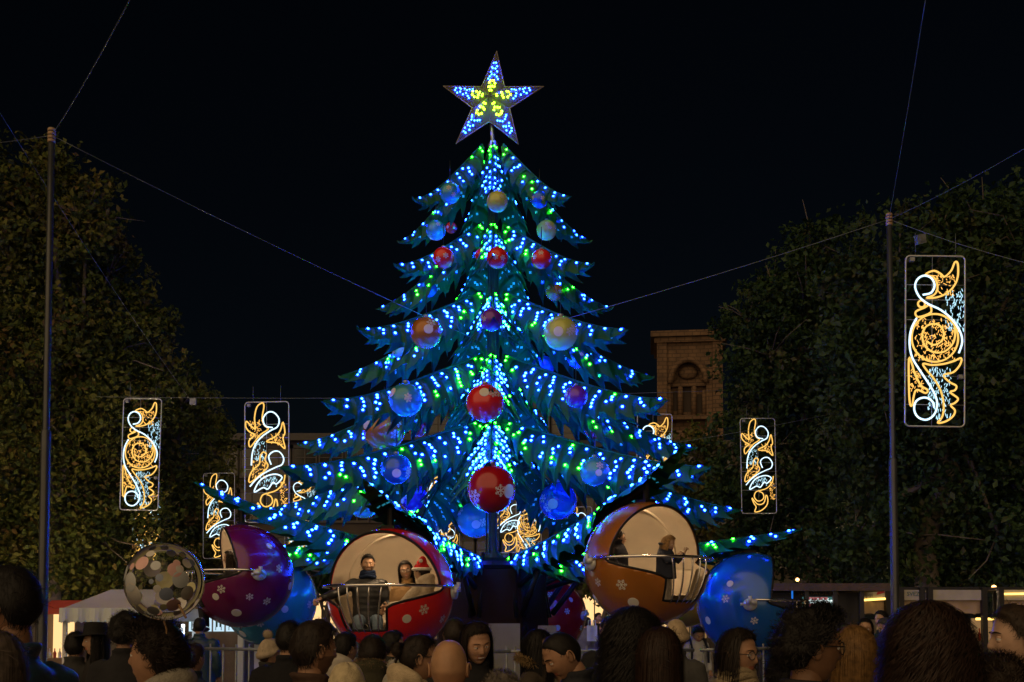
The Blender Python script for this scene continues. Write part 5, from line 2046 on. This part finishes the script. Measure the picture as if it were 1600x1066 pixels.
crowd("woman in a black brimmed hat beside the phone holder", 152, 972, 44, -60, skin=TAN, hair='wavy', hcol=DK, hat='brim', hatcol=(.012, .012, .013), top=(.02, .018, .018), seed=4, female=True, hlen=.28, dens=.6)
crowd("person with a round dark curly head in front of the tent's posters", 196, 955, 54, 176, hair='curly', hcol=DK, top=(.018, .018, .02), seed=5, dens=.6)
crowd("curly-haired young man in a pale grey hooded coat under the clear balloon", 243, 965, 96, -100, skin=OLIVE, hair='curly', hcol=DBR, top=(.30, .28, .23), topkind='fleece', hood=True, seed=6, pitch=-6, bulk=1.08)
crowd("man in a dark teal padded coat standing before the bright posters", 312, 964, 26, 180, hair='short', hcol=DK, top=(.012, .035, .05), topkind='puffer', seed=7, bulk=1.2, dens=.4)
crowd("short brown-haired child behind the curly-haired young man", 301, 1004, 46, 150, hair='short', hcol=BRN, top=(.02, .03, .04), seed=8, hs=.92, dens=.6)
crowd("man in a plain black coat partly behind the bearded man", 452, 968, 56, 168, skin=OLIVE, hair='short', hcol=DK, top=(.010, .010, .012), seed=9, bulk=1.12, dens=.6)
crowd("person in a cream pompom hat near the light blue cabin", 420, 984, 40, 120, hair='short', hcol=BRN, hat='pompom', hatcol=(.40, .33, .24), top=(.03, .03, .03), seed=10, dens=.5)
crowd("bearded man in a brown jacket seen from behind his ear", 488, 966, 86, 128, skin=OLIVE, hair='short', hcol=(.035, .024, .018), top=(.07, .042, .03), beard=True, seed=11)
crowd("black-haired person in a light hooded jacket beyond the bearded man", 538, 986, 50, 140, hair='short', hcol=DK, top=(.42, .38, .32), topkind='puffer', hood=True, seed=12, dens=.6)
crowd("small person under a cream fleece hood below the red cabin", 542, 1032, 62, 176, hair=None, hat='hood', hatcol=(.52, .44, .28), top=(.5, .42, .28), topkind='fleece', seed=13, hs=.95)
crowd("person in an olive parka with a fur-trimmed hood", 582, 990, 58, 178, hair='short', hcol=DBR, top=(.045, .042, .025), hood=True, fur=(.16, .10, .05), seed=14, bulk=1.15)
crowd("dark-haired man between the olive parka and the red cabin", 612, 984, 44, 110, skin=TAN, hair='short', hcol=DK, top=(.03, .03, .028), seed=15, dens=.6)
crowd("woman with tied dark hair, glasses and a cream fleece coat", 652, 991, 70, 104, skin=OLIVE, hair='tied', hcol=DBR, top=(.52, .42, .28), topkind='fleece', hood=True, glasses=True, female=True, seed=16)
crowd("child in a grey pompom hat in front of the cream fleece coat", 616, 1030, 54, 175, hair=None, hat='pompom', hatcol=(.36, .34, .29), top=(.3, .29, .26), topkind='fleece', seed=17, hs=.9)
crowd("bald man in a bright red jacket seen from behind", 702, 1001, 90, 176, skin=(.40, .23, .13), hair=None, top=(.42, .012, .018), topkind='cloth', seed=18, pitch=-8)
crowd("short-haired man with his back turned before the dark brown drum", 711, 964, 50, 184, skin=TAN, hair='short', hcol=(.03, .02, .015), top=(.03, .03, .03), seed=19, dens=.7)
crowd("smiling woman with long straight dark hair beside the bald man", 744, 969, 64, 22, skin=(.44, .25, .16), hair='long', hcol=DBR, top=(.015, .015, .017), female=True, smile=1.0, pitch=14, roll=-6, seed=20, hlen=.36)
crowd("woman with long black hair and a fur collar in profile before the drum", 838, 984, 54, 72, skin=TAN, hair='wavy', hcol=DK, top=(.05, .04, .03), fur=(.28, .19, .09), female=True, seed=21, hlen=.34)
crowd("small person with curly grey hair beneath the woman with fur collar", 783, 1048, 66, 170, hair='curly', hcol=(.22, .19, .16), top=(.03, .04, .05), seed=22)
crowd("man with a faded buzz cut looking down in a dark coat", 898, 979, 74, -74, skin=OLIVE, hair='buzz', hcol=DK, top=(.022, .024, .03), pitch=30, seed=23, bulk=1.1)
crowd("dark-haired woman in a pale jacket next to the man looking down", 877, 1006, 60, 20, skin=TAN, hair='long', hcol=DK, top=(.33, .30, .23), female=True, pitch=24, seed=24, hlen=.3, dens=.8)
crowd("bearded balding man facing the crowd behind the man looking down", 952, 962, 43, 14, skin=(.42, .25, .16), hair='buzz', hcol=DK, top=(.015, .016, .018), beard=True, seed=25, dens=.7)
crowd("person with a big mass of dark curls below the golden cabin", 988, 953, 86, 172, hair='longcurly', hcol=DK, top=(.035, .038, .022), seed=26, hlen=.28, female=True)
crowd("woman with long straight brown hair seen from behind", 1030, 981, 90, 158, skin=OLIVE, hair='long', hcol=(.035, .016, .009), top=(.03, .025, .02), female=True, seed=27, hlen=.36)
crowd("child in a cream ribbed beanie beneath the golden cabin", 1056, 967, 46, 165, hair='short', hcol=BRN, hat='beanie', hatcol=(.42, .33, .22), top=(.05, .05, .05), seed=28, dens=.7)
crowd("boy in a white padded jacket with backpack straps behind the barrier", 1088, 974, 26, 12, base=.36, skin=TAN, hair='short', hcol=DK, top=(.42, .44, .47), topkind='puffer', pitch=28, seed=29, bag=True, dens=.6, hs=.95)
crowd("woman with glasses and a wrapped beige scarf below the blue cabin", 1150, 982, 76, 48, skin=OLIVE, hair='wavy', hcol=(.028, .019, .013), top=(.02, .05, .08), glasses=True, female=True, scarf=(.30, .24, .15), seed=30, hlen=.26)
crowd("person with a wide plain black head of hair in front of the scarf woman", 1234, 996, 104, 165, hair='short', hcol=(.006, .006, .006), top=(.014, .014, .016), seed=31)
crowd("man with a rounded afro and dark glasses looking towards the terrace", 1262, 941, 110, 98, skin=(.19, .10, .055), hair='curly', hcol=(.008, .006, .005), top=(.02, .02, .022), glasses=True, seed=32, scarf=None)
crowd("woman with long golden blonde hair seen from behind", 1334, 979, 92, 168, hair='long', hcol=(.30, .16, .05), top=(.30, .22, .12), female=True, seed=33, hlen=.34, dens=1.3)
crowd("person with a huge mane of curly chestnut hair", 1452, 947, 118, 178, hair='longcurly', hcol=(.035, .017, .010), top=(.02, .05, .07), seed=34, hlen=.32, female=True, dens=1.5, hs=1.06)
crowd("young man with fringe in profile before the orange awning", 1594, 942, 100, -96, skin=PALE, hair='short', hcol=(.05, .032, .02), top=(.03, .07, .06), seed=35)
crowd("person with dark curls at the foot of the orange awning", 1562, 1022, 110, 160, hair='curly', hcol=(.03, .018, .010), top=(.03, .03, .03), seed=36)
crowd("woman with long grey-brown hair beside the curly chestnut mane", 1400, 984, 92, 186, hair='long', hcol=(.09, .075, .07), top=(.05, .05, .05), female=True, seed=37, hlen=.34)
crowd("dark-haired woman far off facing the square near the kiosk sign", 1352, 966, 32, -20, skin=TAN, hair='long', hcol=DK, top=(.05, .05, .055), female=True, seed=38, dens=.4)
crowd("man in a flat dark hair cut under the cream awning", 1378, 953, 28, -60, skin=TAN, hair='short', hcol=DK, top=(.02, .03, .04), seed=39, dens=.4)
crowd("person bending forward in a teal coat under the cream awning", 1390, 962, 30, -80, skin=TAN, hair='short', hcol=(.05, .05, .06), top=(.02, .06, .07), seed=40, dens=.4, pitch=20)
crowd("dark figure waiting beside the kiosk's lit sign", 1318, 972, 30, 180, hair='short', hcol=DK, top=(.02, .02, .02), seed=41, dens=.4)
crowd("distant passer-by in black before the lit shops", 934, 957, 15, 40, hair='short', hcol=DK, top=(.02, .02, .02), seed=42, dens=.3)
crowd("distant visitor in a grey coat beside the crimson cabin", 917, 964, 17, 150, hair='short', hcol=DBR, top=(.15, .16, .18), seed=43, dens=.3)
crowd("dark-haired onlooker behind the tent posters by the clear balloon", 222, 958, 48, 190, hair='long', hcol=DK, top=(.02, .02, .025), seed=44, dens=.5, female=True)
bg_ = MB()
bg_.grid([[(x, .02 * math.sin(x * 40) + (.03 if i == 1 else 0), z) for x in (-.11, -.05, .0, .05, .11)] for i, z in enumerate((.34, .18, 0))])
bg_.grid([[(x, -.05 + .02 * math.sin(x * 40), z) for x in (-.11, -.05, .0, .05, .11)] for i, z in enumerate((.34, .18, 0))])
bg_.tube([(-.08, 0, .33), (-.07, 0, .45), (-.03, 0, .46), (-.02, 0, .33)], .014, 5).tube([(.08, 0, .33), (.07, 0, .45), (.03, 0, .46), (.02, 0, .33)], .014, 5)
o = bg_.obj("plastic_bag", new_mat("plastic_film", (.45, .55, .62), .4, var=.1))
o.location = P(925, 1002, 24.4)
tag(o, "pale blue plastic carrier bag with handles, carried before the lit shops past the crimson cabin", "bag")

# riders in the cabins
def rider(cb, label, off, h, yaw, **kw):
    c = cb['c']
    rz = R_(cb['yaw'])
    v = Matrix.Rotation(rz, 3, 'Z') @ Vector(off)
    return person(label, c + v, h, yaw, sit=0.0, group="riders in the cabins", **kw)
cabs = {c['colour']: c for c in CABINS}
rc = cabs['red']
rider(rc, "smiling bearded man in a black puffer seated in the red cabin", (-.34, .02, -.45), 1.74, 8, skin=(.46, .27, .17), hair='short', hcol=DK, beard=True, smile=1.0, top=(.014, .015, .018), topkind='puffer', legs=(.10, .14, .19),
      scarf=(.015, .025, .06), seed=51, turn=4, arms={-1: ((-.20, -.16, -.12), (-.40, -.30, -.20)), 1: ((.08, -.03, -.27), (.03, -.24, -.33))})
rider(rc, "laughing woman with long dark hair in a tan coat in the red cabin", (.13, .20, -.46), 1.60, 4, skin=(.48, .29, .19), hair='wavy', hcol=DBR, female=True, smile=1.0, glasses=True, top=(.30, .18, .08), seed=52, hlen=.26, roll=-8, bulk=.95)
rider(rc, "person in a red Santa hat and cream fleece in the red cabin", (.46, -.02, -.47), 1.56, -118, skin=(.44, .27, .18), hair='short', hcol=DBR, hat='santa', top=(.48, .40, .30), topkind='fleece', seed=53, hood=True,
      arms={-1: ((-.12, -.18, -.16), (-.10, -.40, -.18)), 1: ((.06, -.16, -.18), (.05, -.38, -.2))}, bulk=.95)
gc = cabs['gold']
c = gc['c']
def stand_in(label, px, ytop, Y, h, yaw, **kw):
    q = P(px, ytop, Y)
    return person(label, (q.x, Y, q.z - h - .02), h, yaw, group="riders in the cabins", **kw)
stand_in("little blonde girl in a dark cardigan standing at the golden cabin's rail", 1040, 834, 14.25, 1.0, 58, skin=(.48, .31, .22), hair='wavy', hcol=(.52, .30, .12), female=True, top=(.018, .022, .04),
         hs=.84, hlen=.07, seed=54, pitch=16, arms={-1: ((-.06, -.10, -.12), (.02, -.2, -.02)), 1: ((.08, -.10, -.10), (.10, -.18, .02))}, legs=(.3, .27, .24))
stand_in("small dark-haired child peeping round the golden cabin's hood edge", 966, 829, 14.42, .95, 80, skin=(.42, .25, .16), hair='short', hcol=BRN, top=(.02, .02, .03), hs=.82, seed=55)
pc = cabs['purple']
rider(pc, "dark-haired woman seated alone in the purple cabin", (-.02, -.16, -.46), 1.60, -85, skin=(.40, .24, .15), hair='wavy', hcol=DBR, female=True, top=(.02, .018, .02), seed=56, hlen=.3, dens=.7)
bl = cabs['blue']
rider(bl, "rider in a grey coat inside the blue cabin", (.1, .2, -.37), 1.5, 85, skin=TAN, hair='short', hcol=DK, top=(.1, .1, .1), seed=57, dens=.5)

# ------------------------------------------------------------------ clear balloon with paper confetti
def film_mat():
    m = bpy.data.materials.new("balloon_film")
    m.use_nodes = True
    nt = m.node_tree
    nt.nodes.clear()
    o = nt.nodes.new("ShaderNodeOutputMaterial")
    mx = nt.nodes.new("ShaderNodeMixShader")
    tr = nt.nodes.new("ShaderNodeBsdfTransparent")
    tr.inputs[0].default_value = (.93, .94, .93, 1)
    gl = nt.nodes.new("ShaderNodeBsdfGlossy")
    gl.inputs["Roughness"].default_value = .03
    fr = nt.nodes.new("ShaderNodeFresnel")
    fr.inputs[0].default_value = 1.28
    nt.links.new(fr.outputs[0], mx.inputs[0])
    nt.links.new(tr.outputs[0], mx.inputs[1])
    nt.links.new(gl.outputs[0], mx.inputs[2])
    nt.links.new(mx.outputs[0], o.inputs[0])
    return m
Yb = 4.3
c = P(257, 909, Yb)
RB = 61.5 * Yb / F
bl_ = thing("clear_balloon", c, "clear round balloon dotted with pastel confetti above the curly-haired young man", "balloon")
MB().ball((0, 0, 0), RB, 56, 36).obj("skin", film_mat(), bl_)
cols = [(.85, .80, .76), (.88, .52, .50), (.74, .77, .82), (.86, .80, .45), (.70, .71, .74), (.34, .40, .58)]
cm = [new_mat("confetti_paper", q, .6, var=.1) for q in cols]
rd = random.Random(3)
spots = [(-38, 22, 15), (-22, 26, 12), (-60, 12, 13), (-20, 4, 15), (-44, -2, 16), (-40, -20, 20), (-20, -22, 14), (35, 16, 12), (44, 2, 14), (30, -8, 10), (52, -18, 12), (22, -20, 11), (10, -34, 14), (30, -36, 12), (-5, -44, 10), (24, 30, 9), (4, 22, 8), (12, 4, 6), (48, -32, 9), (36, 26, 6),
         (-10, 40, 7), (18, 42, 6), (-32, -44, 9), (55, 28, 6), (-66, -24, 9), (8, -12, 6)]
for k in range(52):
    if k < len(spots):
        ax, ay, r = spots[k]
        x, z = ax / 68.0, ay / 58.0
        s_ = x * x + z * z
        if s_ > .92:
            x, z = x * .9 / math.sqrt(s_), z * .9 / math.sqrt(s_)
            s_ = x * x + z * z
        d = Vector((x, -math.sqrt(max(.02, 1 - s_)) * (1 if k % 3 else -1), z))
        r = r * RB / 62
    else:
        d = Vector((rd.gauss(0, 1), rd.gauss(0, 1), rd.gauss(-.25, 1))).normalized()
        r = rd.uniform(.05, .13) * RB
    n_ = d.normalized()
    a_ = n_.orthogonal().normalized()
    b_ = n_.cross(a_)
    m_ = MB()
    vs = [(n_ * RB * .985)] + [((n_ * RB + (a_ * math.cos(2 * PI * q / 18) + b_ * math.sin(2 * PI * q / 18)) * r).normalized() * RB * .985) for q in range(18)]
    m_.add(vs, [(0, 1 + q, 1 + (q + 1) % 18) for q in range(18)])
    m_.obj("confetti", cm[k % len(cm)] if k % 5 else cm[0], bl_)
M['wood_stick'] = new_mat("balloon_stick", (.30, .17, .07), .5, var=.2)
MB().tube([(.42 * RB, -.5 * RB, -.42 * RB), (.78 * RB, -.75 * RB, -.92 * RB)], .0048, 7).obj("stick", M['wood_stick'], bl_)
MB().tube([(0, 0, -RB), (.01, 0, -RB - .03), (0.02, 0, -RB - .3)], .004, 6).obj("tail", M['wood_stick'], bl_)
